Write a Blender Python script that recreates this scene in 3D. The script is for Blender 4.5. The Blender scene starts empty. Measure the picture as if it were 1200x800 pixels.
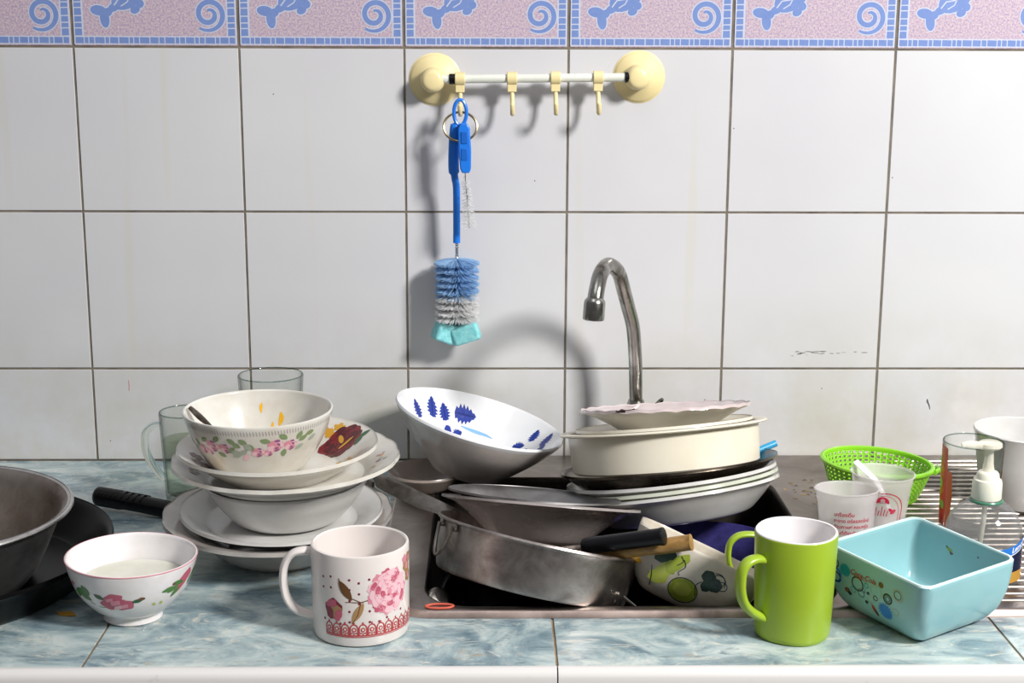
import bpy, math, random
from math import sin, cos, pi, radians as RD, hypot, atan2
from mathutils import Vector, Matrix, Euler
random.seed(7)
S = 0.001                       # all dimensions below are millimetres
scene = bpy.context.scene
COL = scene.collection

# ------------------------------------------------------------------ materials
def lin(h):
    h = h.lstrip('#'); c = [int(h[i:i+2], 16)/255 for i in (0, 2, 4)]
    return tuple(x/12.92 if x <= .04045 else ((x+.055)/1.055)**2.4 for x in c) + (1,)
MATS = {}
class NT:
    def __init__(s, name):
        s.m = bpy.data.materials.new(name); s.m.use_nodes = True
        s.t = s.m.node_tree; s.n = s.t.nodes; s.p = s.n['Principled BSDF']
        s.co = s.n.new('ShaderNodeTexCoord').outputs['Object']
    def link(s, a, b): s.t.links.new(a, b)
    def noise(s, scale, detail=4, rough=.55, dist=0, vec=None):
        n = s.n.new('ShaderNodeTexNoise'); n.inputs['Scale'].default_value = scale
        n.inputs['Detail'].default_value = detail; n.inputs['Roughness'].default_value = rough
        n.inputs['Distortion'].default_value = dist
        s.link(vec or s.co, n.inputs['Vector']); return n.outputs['Fac']
    def mapping(s, sc=(1, 1, 1), rot=(0, 0, 0), loc=(0, 0, 0)):
        n = s.n.new('ShaderNodeMapping'); n.inputs['Scale'].default_value = sc
        n.inputs['Rotation'].default_value = rot; n.inputs['Location'].default_value = loc
        s.link(s.co, n.inputs['Vector']); return n.outputs['Vector']
    def ramp(s, fac, stops):
        n = s.n.new('ShaderNodeValToRGB'); e = n.color_ramp.elements
        while len(e) < len(stops): e.new(.5)
        for el, (p, c) in zip(e, stops): el.position = p; el.color = c if isinstance(c, tuple) else lin(c)
        s.link(fac, n.inputs['Fac']); return n.outputs['Color']
    def mix(s, fac, a, b, mode='MIX'):
        n = s.n.new('ShaderNodeMix'); n.data_type = 'RGBA'; n.blend_type = mode
        for v, i in ((fac, 0), (a, 6), (b, 7)):
            if isinstance(v, (int, float)): n.inputs[i].default_value = v
            elif isinstance(v, tuple): n.inputs[i].default_value = v
            elif isinstance(v, str): n.inputs[i].default_value = lin(v)
            else: s.link(v, n.inputs[i])
        return n.outputs[2]
    def math(s, op, a, b=0, clamp=False):
        n = s.n.new('ShaderNodeMath'); n.operation = op; n.use_clamp = clamp
        for v, i in ((a, 0), (b, 1)):
            if isinstance(v, (int, float)): n.inputs[i].default_value = v
            else: s.link(v, n.inputs[i])
        return n.outputs[0]
    def sep(s):
        n = s.n.new('ShaderNodeSeparateXYZ'); s.link(s.co, n.inputs[0]); return n.outputs
    def bump(s, h, strength=.2, dist=.001):
        n = s.n.new('ShaderNodeBump'); n.inputs['Strength'].default_value = strength
        n.inputs['Distance'].default_value = dist; s.link(h, n.inputs['Height'])
        s.link(n.outputs['Normal'], s.p.inputs['Normal'])
    def base(s, c):
        if isinstance(c, str): s.p.inputs['Base Color'].default_value = lin(c)
        else: s.link(c, s.p.inputs['Base Color'])
    def rough(s, r):
        if isinstance(r, (int, float)): s.p.inputs['Roughness'].default_value = r
        else: s.link(r, s.p.inputs['Roughness'])
    def put(s, **k):
        for a, v in k.items(): s.p.inputs[a.replace('_', ' ')].default_value = v
        return s.m

def glaze(name, c, dirt=None, rough=.14, amt=.5, sc=18, coat=.3):
    """glossy ceramic / melamine / plastic with faint uneven soiling"""
    t = NT(name)
    f = t.ramp(t.noise(sc, 5, .6), [(.42, (0, 0, 0, 1)), (.75, (amt,)*3+(1,))])
    d = dirt or c
    t.base(t.mix(f, c, d)); t.rough(t.math('ADD', t.math('MULTIPLY', t.noise(40), .12), rough-.04))
    return t.put(Coat_Weight=coat, Coat_Roughness=.08)
def plain(name, c, rough=.4, metal=0, **k):
    t = NT(name)
    n = t.noise(60, 3)
    t.base(t.mix(t.math('MULTIPLY', n, .25), c, '#000000' if metal else c)); t.rough(rough)
    return t.put(Metallic=metal, **k)
def steel(name, c, dark, rough=.28, sc=(25, 25, 25), brush=0, bump=0):
    t = NT(name); v = t.mapping(sc)
    n = t.noise(1, 6, .65, .6, v)
    t.base(t.ramp(n, [(.3, dark), (.62, c)]))
    t.rough(t.math('ADD', t.math('MULTIPLY', t.noise(1.7, 5, .6, 0, v), .3), rough-.12))
    if bump: t.bump(t.noise(220, 3), bump, .0006)
    return t.put(Metallic=1.0)

M = {}
M['white_ceramic'] = glaze('white_ceramic', '#d9d6cf', '#bfb7a6', amt=.7)
M['cool_ceramic'] = glaze('cool_white_ceramic', '#d3d2d0', '#bcb8b0', amt=.6)
M['grey_ceramic'] = glaze('greyish_ceramic', '#b5afaa', '#978e86', amt=.8)
M['bowl_outside'] = glaze('pinkish_white_ceramic', '#ddd4cf', '#c2b7b0', amt=.8)
M['cream_plastic'] = glaze('cream_plastic', '#e7e0cf', '#d6ccb4', rough=.33, coat=.1)
M['pink_glaze'] = glaze('pale_pink_glaze', '#d4c6c6', '#bba9a6', amt=.8)
M['taupe'] = glaze('taupe_stoneware', '#978a82', '#7a6e66', amt=.8, rough=.3)
M['bright_white'] = glaze('bright_white_glaze', '#e8e8ea', '#d9d9da', amt=.5)
M['mug_white'] = glaze('mug_white', '#e0d8d4', '#cfc6c0', rough=.22, amt=.4)
M['lime'] = glaze('lime_glaze', '#98b32e', '#8ca626', rough=.3, coat=.1)
M['mug_inside'] = glaze('mug_inside_white', '#e8e4e6', '#cfc8bd', amt=.7)
M['teal'] = glaze('pale_teal_glaze', '#8dbabf', '#7fabb0', rough=.2, amt=.5)
M['teal_rim'] = glaze('teal_rim_edge', '#c4dcde', '#b2ccce')
M['purple'] = glaze('purple_glaze', '#3a3670', '#14132a', amt=1, sc=30)
M['melamine'] = glaze('ivory_melamine', '#cfc7ba', '#ac9f8d', amt=.8, rough=.28)
M['green_line'] = plain('green_band', '#7d9a3c', .25)
M['jade_glaze'] = glaze('pale_green_glaze', '#cdd0c2', '#b0b4a0', amt=.8)
M['steel_pan'] = steel('worn_steel', '#b4aca8', '#7d736e', .34, (30, 30, 30), bump=.12)
M['alu'] = steel('dull_aluminium', '#9b9a9a', '#6b6765', .45, (14, 14, 14))
M['alu_in'] = steel('stained_aluminium_inside', '#a59c94', '#6d5d51', .45, (12, 12, 12))
M['dark_steel'] = steel('dark_steel', '#776c60', '#2c241e', .22, (22, 22, 22))
M['black_pan'] = plain('black_nonstick', '#060607', .3, Specular_IOR_Level=.14)
M['enamel'] = glaze('grey_mauve_enamel', '#a39b99', '#7f7673', amt=.8, rough=.25)
M['basin_steel'] = steel('shaded_basin_steel', '#4d4742', '#221e1b', .4, (10, 10, 10))  # shade of the deep basin put into this darker steel colour
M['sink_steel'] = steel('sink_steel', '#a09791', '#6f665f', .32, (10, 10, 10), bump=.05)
M['sink_lip'] = steel('sink_lip_steel', '#c9b6ae', '#94827a', .4, (14, 14, 14))
M['chrome'] = steel('worn_chrome', '#b9b7b1', '#57544b', .2, (45, 45, 20), bump=.15)
M['bright_rim'] = steel('bright_metal_rim', '#d6d4d2', '#a8a5a2', .3)
M['blade'] = steel('blade_steel', '#a6a19c', '#70675f', .3, (30, 30, 30))
M['black_plastic'] = plain('black_plastic', '#0a0a0d', .36, Specular_IOR_Level=.3)
M['wood'] = None
t = NT('varnished_wood'); v = t.mapping((30, 160, 160))
t.base(t.ramp(t.noise(1, 5, .6, .4, v), [(.3, '#7d5c30'), (.7, '#b48c50')])); t.rough(.45); M['wood'] = t.m
M['beige'] = glaze('yellowed_cream_plastic', '#ecdba6', '#dfca8d', rough=.35, coat=.05)
M['bar_white'] = glaze('white_bar', '#e4e6dc', '#d3d6c8', rough=.3)
M['blue'] = plain('bright_blue_plastic', '#1f78e0', .32)
M['blue2'] = plain('sky_blue_plastic', '#3a9ccc', .25)
M['bristle_blue'] = plain('blue_bristle', '#5fb0ee', .5)
M['bristle_white'] = plain('white_bristle', '#e6ecf4', .5)
M['wire'] = plain('twisted_wire', '#c8ccd2', .3, 1)
M['ring_metal'] = plain('brass_ring', '#b5a684', .3, 1)
t = NT('teal_foam'); t.base(t.ramp(t.noise(160, 4), [(.3, '#6fc0c4'), (.7, '#9adde0')])); t.rough(.9); t.bump(t.noise(400, 3), .5, .001); M['foam'] = t.m
M['green_plastic'] = glaze('apple_green_plastic', '#8ed02c', '#80c022', rough=.35, coat=.1)
t = NT('frosted_plastic'); t.base('#efeaea'); t.rough(.35); M['frost'] = t.put(Transmission_Weight=.4, IOR=1.2, Alpha=.5)
M['white_plastic'] = plain('white_plastic', '#eceaea', .3)
M['pump_plastic'] = glaze('ivory_pump_plastic', '#e9e6d6', '#ddd8c2', rough=.3)
t = NT('translucent_pump_plastic'); t.base('#ece8d8'); t.rough(.25); M['pump_clear'] = t.put(Alpha=.6)
def glass(name, c, edge, refl=.9, rough=.02, haze=0):
    """thin clear wall: see-through, darker and more reflective towards grazing angles"""
    t = NT(name); n = t.n; lw = n.new('ShaderNodeLayerWeight'); lw.inputs['Blend'].default_value = .5
    f3 = t.math('POWER', lw.outputs['Facing'], 4)
    tr = n.new('ShaderNodeBsdfTransparent'); t.link(t.mix(f3, c, edge), tr.inputs['Color'])
    gl = n.new('ShaderNodeBsdfGlossy'); gl.inputs['Roughness'].default_value = rough
    fr = t.math('ADD', t.math('MULTIPLY', t.math('POWER', lw.outputs['Facing'], 5), .75), .035)
    ms = n.new('ShaderNodeMixShader'); t.link(t.math('MULTIPLY', fr, refl, True), ms.inputs[0])
    t.link(tr.outputs[0], ms.inputs[1]); t.link(gl.outputs[0], ms.inputs[2])
    if haze:
        df = n.new('ShaderNodeBsdfTranslucent'); df.inputs[0].default_value = (.9, .9, .9, 1); m2 = n.new('ShaderNodeMixShader'); m2.inputs[0].default_value = haze
        t.link(ms.outputs[0], m2.inputs[1]); t.link(df.outputs[0], m2.inputs[2]); ms = m2
    t.link(ms.outputs[0], n['Material Output'].inputs['Surface']); return t.m
M['glass'] = glass('clear_glass', '#fcfdfc', '#66736d')
M['glass_edge'] = glass('glass_rim', '#c9d4ce', '#46524c', 1.0)
t = NT('solid_glass'); t.base('#f4faf6'); t.rough(.02); M['solid_glass'] = t.put(Transmission_Weight=1.0, IOR=1.3)
M['clear_plastic'] = glass('clear_bottle_plastic', '#f8f8f8', '#8a8a8a', 1.0, .1, .18)
M['liquid_green'] = glass('pale_green_water', '#f0f5ec', '#c4d0be', .5)
def hair(name, c):
    t = NT(name); n = t.n; d = n.new('ShaderNodeBsdfDiffuse'); r = n.new('ShaderNodeBsdfTranslucent'); ms = n.new('ShaderNodeMixShader'); ms.inputs[0].default_value = .6
    for k in (d, r): k.inputs['Color'].default_value = lin(c)
    t.link(d.outputs[0], ms.inputs[1]); t.link(r.outputs[0], ms.inputs[2]); t.link(ms.outputs[0], n['Material Output'].inputs['Surface']); return t.m
M['bristle_blue'] = hair('blue_bristle', '#c6e6ff'); M['bristle_white'] = hair('white_bristle', '#ffffff')
t = NT('milky_water'); t.base(t.ramp(t.noise(25, 3), [(.35, '#c9c8b8'), (.7, '#dcdbcf')])); t.rough(.06); M['milky'] = t.m
for k, c in dict(rose='#bc5a70', rose_l='#d78c9c', rose_p='#e6bcc4', rose_d='#7d2a3c', maroon='#7a1418', maroon_d='#4f0a10', brownish='#a5835a', brown='#6a4a2e',
                 leaf='#4d7a3a', leaf_d='#2f5a34', leaf_g='#92a138', leaf_p='#adb852', gold='#c9962a', mauve='#b583a6', mauve_d='#8f5f84', cobalt='#2b3d94', cobalt_d='#1c2a70',
                 sky='#86b4dc', ink='#1c2a2c', forest='#1d3b30', redline='#b03a3c', redprint='#b42a44', tealdot='#2390a0', bluedot='#2a78c8',
                 navy='#16305a', yellow='#e2a818', orange='#c8601c', labelblue='#1e6fc4', labelnavy='#121a3a', gluestrip='#b98b3a', crumb='#d08a24', scuff='#8f8c88',
                 grey_green='#a3ab9c', leaf_s='#7e9166', redbrown='#a83a26', band_red='#cc5f4c', edge_pink='#c98a92', glassred='#c83a2a', glassgreen='#7ab648', offwhite='#efefef', black='#0c0c0c', dark_food='#2c1e1d').items():
    M[k] = plain('paint_'+k, c, .25)

# wall tile glaze: white, cooler and darker stains, yellowish grime near the counter
t = NT('white_wall_tile'); z = t.sep()[2]
col = t.ramp(t.noise(3, 4, .5), [(.35, '#cfced2'), (.65, '#d6d6d8')])
grime = t.math('MULTIPLY', t.math('SUBTRACT', 1.0, t.math('DIVIDE', z, .22), True), t.ramp(t.noise(9, 6, .65), [(.35, (0, 0, 0, 1)), (.7, (.75,)*3+(1,))]))
col = t.mix(grime, col, '#b9b39c')
vm = t.mapping((30, 1, 1.2))
drip = t.ramp(t.noise(1, 2, .5, 0, vm), [(.66, (0, 0, 0, 1)), (.74, (.18,)*3+(1,))])
col = t.mix(drip, col, '#cfc8a6')
t.base(col); t.rough(t.math('ADD', t.math('MULTIPLY', t.noise(14), .12), .12)); t.bump(t.noise(12, 3), .04, .002)
M['wall_tile'] = t.put(Coat_Weight=.2, Specular_IOR_Level=.4)
t = NT('dark_grout'); t.base(t.ramp(t.noise(30, 5), [(.3, '#5c554c'), (.7, '#857c6e')])); t.rough(.9); M['grout'] = t.m
t = NT('pink_speckled_tile'); t.base(t.ramp(t.noise(420, 2, .7), [(.38, '#a596b4'), (.5, '#bfabb8'), (.66, '#cfc0c4')])); t.rough(.25); M['pink_tile'] = t.m
M['border_blue'] = glaze('border_blue', '#788fc6', '#6a81ba', rough=.25, sc=60)
M['border_pale'] = plain('border_pale_outline', '#c3c8da', .25)
# countertop: blue-grey marbled tile with pale and tan veins
t = NT('blue_marbled_tile'); v = t.mapping((11, 19, 11), (0, 0, RD(28)))
n1 = t.noise(1, 9, .66, 1.3, v)
col = t.ramp(n1, [(.32, '#5a707c'), (.44, '#80959d'), (.53, '#a5b6b8'), (.64, '#c8d1ce')])
def blotch(sc, rot_, loc, lo, hi, amt, c, dist=1.6):
    global col
    vv = t.mapping(sc, (0, 0, RD(rot_)), loc)
    col = t.mix(t.ramp(t.noise(1, 8, .68, dist, vv), [(lo, (0, 0, 0, 1)), (hi, (amt,)*3+(1,))]), col, c)
blotch((6, 9, 6), 20, (2, 5, 0), .5, .7, .55, '#c9d2cd', 1)
blotch((17, 44, 17), 35, (3, 1, 0), .56, .68, .9, '#d6d3c6', 2)
blotch((24, 34, 24), 42, (7, 4, 0), .6, .72, .7, '#a8987f')
blotch((16, 36, 16), 30, (1, 9, 0), .58, .7, .75, '#4d6572', 2)
blotch((30, 70, 30), -20, (5, 2, 0), .6, .7, .7, '#dcdcd4', 1)
t.base(col); t.rough(t.math('ADD', t.math('MULTIPLY', t.noise(20), .2), .2)); M['marble'] = t.m
t = NT('brown_grout'); t.base(t.ramp(t.noise(40, 4), [(.3, '#6a5844'), (.7, '#a08a6c')])); t.rough(.9); M['brown_grout'] = t.m
t = NT('white_edging'); t.base(t.mix(t.ramp(t.noise(35, 6, .7), [(.62, (0, 0, 0, 1)), (.75, (.5,)*3+(1,))]), '#d8d5d3', '#aaa59e')); t.rough(.35); M['edging'] = t.m

# ------------------------------------------------------------------ mesh builder
class MB:
    def __init__(s): s.v = []; s.f = []; s.m = []
    def add(s, vs, fs, m=0):
        o = len(s.v); s.v += [tuple(p) for p in vs]; s.f += [tuple(i+o for i in f) for f in fs]
        s.m += [m]*len(fs) if isinstance(m, int) else list(m); return s
    def lathe(s, prof, n=96, m=0, warp=None):
        """profile of (r, z); closed at the axis where r == 0. m: int or one per segment"""
        vs = []; idx = []
        for r, z in prof:
            if r < 1e-6: idx.append([len(vs)]*n); vs.append((0, 0, z))
            else:
                idx.append(list(range(len(vs), len(vs)+n)))
                for k in range(n):
                    a = 2*pi*k/n; rr, zz = warp(a, r, z) if warp else (r, z)
                    vs.append((rr*cos(a), rr*sin(a), zz))
        fs = []; ms = []
        for i in range(len(prof)-1):
            for k in range(n):
                k2 = (k+1) % n; q = [idx[i][k], idx[i][k2], idx[i+1][k2], idx[i+1][k]]
                q = list(dict.fromkeys(q))
                if len(q) > 2: fs.append(q); ms.append(m if isinstance(m, int) else m[min(i, len(m)-1)])
        return s.add(vs, fs, ms)
    def sweep(s, path, w, t=None, n=12, m=0, ref=None, cap=True):
        """tube along path; w, t half widths (number or list); ref = section's wide direction"""
        P = [Vector(p) for p in path]; L = len(P); t = w if t is None else t
        ww = w if isinstance(w, (list, tuple)) else [w]*L; tt = t if isinstance(t, (list, tuple)) else [t]*L
        vs = []; prev = None
        for i, p in enumerate(P):
            d = (P[min(i+1, L-1)]-P[max(i-1, 0)]).normalized()
            b = Vector(ref) if ref is not None else (prev if prev is not None else (Vector((0, 0, 1)) if abs(d.z) < .9 else Vector((1, 0, 0))))
            b = (b-d*b.dot(d)).normalized(); prev = b; c = d.cross(b)
            for k in range(n):
                a = 2*pi*k/n; vs.append(p+b*cos(a)*ww[i]+c*sin(a)*tt[i])
        fs = [(i*n+k, i*n+(k+1) % n, (i+1)*n+(k+1) % n, (i+1)*n+k) for i in range(L-1) for k in range(n)]
        if cap: fs += [tuple(range(n))[::-1], tuple(range((L-1)*n, L*n))]
        return s.add(vs, fs, m)
    def box(s, a, b, m=0):
        x, y, z = a; X, Y, Z = b
        vs = [(x, y, z), (X, y, z), (X, Y, z), (x, Y, z), (x, y, Z), (X, y, Z), (X, Y, Z), (x, Y, Z)]
        return s.add(vs, [(0, 3, 2, 1), (4, 5, 6, 7), (0, 1, 5, 4), (1, 2, 6, 5), (2, 3, 7, 6), (3, 0, 4, 7)], m)
    def loft(s, rings, m=0, cap0=True, cap1=True):
        n = len(rings[0]); vs = [p for r in rings for p in r]
        fs = [(i*n+k, i*n+(k+1) % n, (i+1)*n+(k+1) % n, (i+1)*n+k) for i in range(len(rings)-1) for k in range(n)]
        ms = [m if isinstance(m, int) else m[i] for i in range(len(rings)-1) for k in range(n)]
        if cap0: fs.append(tuple(range(n))[::-1]); ms.append(m if isinstance(m, int) else m[0])
        if cap1: fs.append(tuple(range((len(rings)-1)*n, len(rings)*n))); ms.append(m if isinstance(m, int) else m[-1])
        return s.add(vs, fs, ms)
    def decal(s, poly, fn, m, off=.25, rings=3):
        """closed star-shaped 2D polygon laid on a surface by fn(u, v, off)"""
        n = len(poly); cx = sum(p[0] for p in poly)/n; cy = sum(p[1] for p in poly)/n
        vs = [fn(cx, cy, off)]; fs = []
        for k in range(1, rings+1):
            q = k/rings; vs += [fn(cx+(x-cx)*q, cy+(y-cy)*q, off) for x, y in poly]
        for j in range(n):
            j2 = (j+1) % n; fs.append((0, 1+j, 1+j2))
            for k in range(rings-1): fs.append((1+k*n+j, 1+(k+1)*n+j, 1+(k+1)*n+j2, 1+k*n+j2))
        return s.add(vs, fs, m)
    def stroke(s, pts, w, fn, m, off=.25, closed=False):
        """ribbon of width w along 2D pts"""
        n = len(pts); vs = []
        for i, p in enumerate(pts):
            a = pts[(i-1) % n] if closed or i else p; b = pts[(i+1) % n] if closed or i < n-1 else p
            dx, dy = b[0]-a[0], b[1]-a[1]; l = hypot(dx, dy) or 1
            ww = (w[i] if isinstance(w, (list, tuple)) else w)/2
            vs += [fn(p[0]-dy/l*ww, p[1]+dx/l*ww, off), fn(p[0]+dy/l*ww, p[1]-dx/l*ww, off)]
        K = n if closed else n-1
        return s.add(vs, [(2*i, 2*((i+1) % n), 2*((i+1) % n)+1, 2*i+1) for i in range(K)], m)
    def mesh(s, tris, fn, m, off=.25):
        return s.add([fn(x, y, off) for x, y in tris[0]], tris[1], m)
    def build(s, name, mats, parent=None, sharp=35, subdiv=0, solid=0, bevel=0):
        me = bpy.data.meshes.new(name)
        me.from_pydata([(x*S, y*S, z*S) for x, y, z in s.v], [], s.f)
        if isinstance(mats, (str, bpy.types.Material)): mats = [mats]
        for k in mats: me.materials.append(M[k] if isinstance(k, str) else k)
        me.polygons.foreach_set('material_index', s.m)
        me.polygons.foreach_set('use_smooth', [True]*len(s.f))
        me.update(); me.set_sharp_from_angle(angle=RD(sharp))
        o = bpy.data.objects.new(name, me); COL.objects.link(o)
        if parent is not None: o.parent = parent
        if solid: k = o.modifiers.new('thickness', 'SOLIDIFY'); k.thickness = solid*S; k.offset = 0
        if bevel: k = o.modifiers.new('bevel', 'BEVEL'); k.width = bevel*S; k.segments = 3; k.limit_method = 'ANGLE'
        if subdiv: k = o.modifiers.new('sub', 'SUBSURF'); k.levels = k.render_levels = subdiv
        return o

def tag(o, label, cat, group=None):
    o['label'] = label; o['category'] = cat
    if group: o['group'] = group
    return o
def struct(o): o['kind'] = 'structure'; return o
def pose(o, loc, rx=0, ry=0, rz=0):
    o.rotation_mode = 'YXZ'; o.location = Vector(loc)*S; o.rotation_euler = (RD(rx), RD(ry), RD(rz)); return o
def rot(rx, ry): return Matrix.Rotation(RD(rx), 3, 'X') @ Matrix.Rotation(RD(ry), 3, 'Y')
def rim_pose(o, c, H, rx=0, ry=0):
    """place a dish so that its rim centre is at c"""
    return pose(o, Vector(c)-rot(rx, ry) @ Vector((0, 0, H)), rx, ry)
def thing(name, label, cat, group=None):
    o = bpy.data.objects.new(name, None); o.empty_display_size = .02; COL.objects.link(o); return tag(o, label, cat, group)

# profile helpers -----------------------------------------------------------
def smooth(pts, k=5):
    """Catmull-Rom resampling"""
    P = [pts[0]]+list(pts)+[pts[-1]]; out = []
    for i in range(1, len(P)-2):
        for j in range(k):
            t = j/k; a, b, c, d = P[i-1], P[i], P[i+1], P[i+2]
            out.append(tuple(.5*(2*b[x]+(c[x]-a[x])*t+(2*a[x]-5*b[x]+4*c[x]-d[x])*t*t+(3*b[x]-a[x]-3*c[x]+d[x])*t**3) for x in range(len(b))))
    return out+[tuple(pts[-1])]
def dish(outer, th=3.2, foot=2.5):
    """outer: wall (r, z) from the foot's outer edge to the rim. Returns closed profile, outer wall, inner wall."""
    r0 = outer[0][0]; wall = smooth(outer, 5)
    inn = []
    for i, (r, z) in enumerate(wall):
        a = wall[max(i-1, 0)]; b = wall[min(i+1, len(wall)-1)]; dr, dz = b[0]-a[0], b[1]-a[1]; l = hypot(dr, dz) or 1
        inn.append((max(r-dz/l*th, 1), z+dr/l*th))
    inn = inn[::-1]; R, Z = wall[-1]
    zi = max(inn[-1][1], foot+th)
    inn = [p for p in inn if p[1] >= zi-.01 or p[0] > r0]
    rim = [(R-.1*th, Z+.45*th), ((R+inn[0][0])/2, max(Z, inn[0][1])+.35*th)]
    prof = [(0, foot), (r0-3.5, foot), (r0-3, 0), (r0-.8, 0)]+wall+rim+inn+[(inn[-1][0]*.9, zi-.0), (inn[-1][0]*.5, zi), (0, zi)]
    return prof, wall, inn
def on_lathe(wall, th0, warp=None):
    """(u mm round, v mm along the wall from its start, off) -> point on the lathe surface; th0 in degrees"""
    L = [0]
    for a, b in zip(wall, wall[1:]): L.append(L[-1]+hypot(b[0]-a[0], b[1]-a[1]))
    rref = sum(p[0] for p in wall)/len(wall)
    def fn(u, v, off):
        v = min(max(v, 0), L[-1]-1e-6); i = 0
        while i < len(L)-2 and L[i+1] < v: i += 1
        q = (v-L[i])/((L[i+1]-L[i]) or 1); (r0, z0), (r1, z1) = wall[i], wall[i+1]
        l = hypot(r1-r0, z1-z0) or 1; r = r0+(r1-r0)*q+(z1-z0)/l*off; z = z0+(z1-z0)*q-(r1-r0)/l*off
        a = RD(th0)+u/rref; return (r*cos(a), r*sin(a), z)
    fn.length = L[-1]; return fn

# 2D motif helpers ----------------------------------------------------------
def ell(cx, cy, a, b, rot=0, n=18, wob=0, k=5, ph=0):
    out = []
    for i in range(n):
        t = 2*pi*i/n; q = 1+wob*sin(k*t+ph); x, y = a*q*cos(t), b*q*sin(t)
        out.append((cx+x*cos(rot)-y*sin(rot), cy+x*sin(rot)+y*cos(rot)))
    return out
def leafp(cx, cy, L, W, rot, n=8, tooth=0):
    up = []; n = 12 if tooth else n
    for i in range(n+1):
        t = i/n; y = W*(sin(pi*t**.75)**.7 if tooth else max(sin(pi*t), 0)**.8)*(1+(tooth if i % 2 else -tooth)); up.append((L*(t-.5-(tooth*.1 if i % 2 else 0)), y))
    pts = up+[(x, -y) for x, y in up[-2:0:-1]]
    return [(cx+x*cos(rot)-y*sin(rot), cy+x*sin(rot)+y*cos(rot)) for x, y in pts]
def rose(mb, fn, cx, cy, r, mats, off=.25, n=8, seed=0):
    """ruffled bloom: rings of overlapping petals, each a darker petal with a paler lobe on it"""
    rr = random.Random(seed); k = 0; L = len(mats)
    mb.decal(ell(cx, cy, r*.8, r*.76, 0, 22, .08, 7), fn, mats[0], off)
    rings = ((.74, .36, n+2), (.5, .33, n), (.28, .27, n-2), (.1, .2, 4)) if r > 9 else ((.62, .44, n-2), (.3, .34, 4))
    for g, (R, sz, q) in enumerate(rings):
        for i in range(q):
            a = 2*pi*i/q+g*.5+rr.uniform(-.15, .15); x, y = cx+r*R*cos(a), cy+r*R*sin(a); s_ = r*sz*rr.uniform(.85, 1.12); o = off+.02+.009*k; k += 1
            mb.decal(ell(x, y, s_, s_*.72, a+pi/2, 16, .07, 4, i), fn, mats[(i+g) % 2 % L], o, 2)
            mb.decal(ell(x+s_*.2*cos(a), y+s_*.2*sin(a), s_*.74, s_*.44, a+pi/2+.15, 14, .08, 3, i), fn, mats[1+(i+g) % (L-1)], o+.004, 2)
    mb.decal(ell(cx, cy, r*.13, r*.1), fn, mats[0], off+.03+.009*k, 1)
def circ(cx, cy, r, n=26): return [(cx+r*cos(2*pi*i/n), cy+r*sin(2*pi*i/n)) for i in range(n)]

def text2d(txt, size, shear=0, bold=0):
    cu = bpy.data.curves.new('lettering', 'FONT'); cu.body = txt; cu.size = size; cu.shear = shear
    cu.align_x = 'CENTER'; cu.align_y = 'CENTER'; cu.offset = bold; cu.resolution_u = 3
    o = bpy.data.objects.new('lettering', cu); COL.objects.link(o)
    dg = bpy.context.evaluated_depsgraph_get(); me = o.evaluated_get(dg).to_mesh()
    r = ([(v.co.x, v.co.y) for v in me.vertices], [tuple(p.vertices) for p in me.polygons])
    o.evaluated_get(dg).to_mesh_clear(); bpy.data.objects.remove(o); bpy.data.curves.remove(cu); return r
KEY, TOP, WORLD = 75, 7.5, .32
# ------------------------------------------------------------------ camera, light, world
cam = bpy.data.cameras.new('camera'); cam.sensor_width = 36; cam.lens = 50.53; cam.clip_start = .05
co = bpy.data.objects.new('camera', cam); COL.objects.link(co)
yaw, pit, rol = .0164, .2114, .0038
fw = Vector((sin(yaw)*cos(pit), cos(yaw)*cos(pit), -sin(pit))); rt = Vector((cos(yaw), -sin(yaw), 0)); up = rt.cross(fw)
r2 = rt*cos(rol)+up*sin(rol); u2 = -rt*sin(rol)+up*cos(rol)
mt = Matrix((r2, u2, -fw)).transposed().to_4x4(); mt.translation = Vector((.50326, -1.78317, .53913)); co.matrix_world = mt
scene.camera = co
def area(name, loc, aim, size, power, col=(1, 1, 1), sy=None):
    l = bpy.data.lights.new(name, 'AREA'); l.size = size; l.energy = power; l.color = col
    if sy: l.shape = 'RECTANGLE'; l.size_y = sy
    o = bpy.data.objects.new(name, l); COL.objects.link(o); o.location = loc
    o.rotation_euler = (Vector(aim)-Vector(loc)).to_track_quat('-Z', 'Y').to_euler(); return o
area('key_lamp', (1.95, -1.66, 1.47), (.55, -.1, .28), .36, KEY, (1, .983, .955))
area('top_fill', (.1, -1.3, 2.3), (.45, -.2, .1), 1.1, TOP, (.93, .96, 1))  # unseen cool fill light from above left, for the tone of that side
w = bpy.data.worlds.new('room_light'); scene.world = w; w.use_nodes = True
nt = w.node_tree; bg = nt.nodes['Background']
tc = nt.nodes.new('ShaderNodeTexCoord'); sx = nt.nodes.new('ShaderNodeSeparateXYZ'); nt.links.new(tc.outputs['Generated'], sx.inputs[0])
rp = nt.nodes.new('ShaderNodeValToRGB'); nt.links.new(sx.outputs[2], rp.inputs[0])
e = rp.color_ramp.elements; e[0].position = 0; e[0].color = (.30, .29, .29, 1); e[1].position = .8; e[1].color = (.95, .96, 1, 1)
nt.links.new(rp.outputs[0], bg.inputs[0]); bg.inputs[1].default_value = WORLD
scene.view_settings.view_transform = 'Standard'; scene.view_settings.look = 'None'; scene.view_settings.exposure = 0

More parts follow.
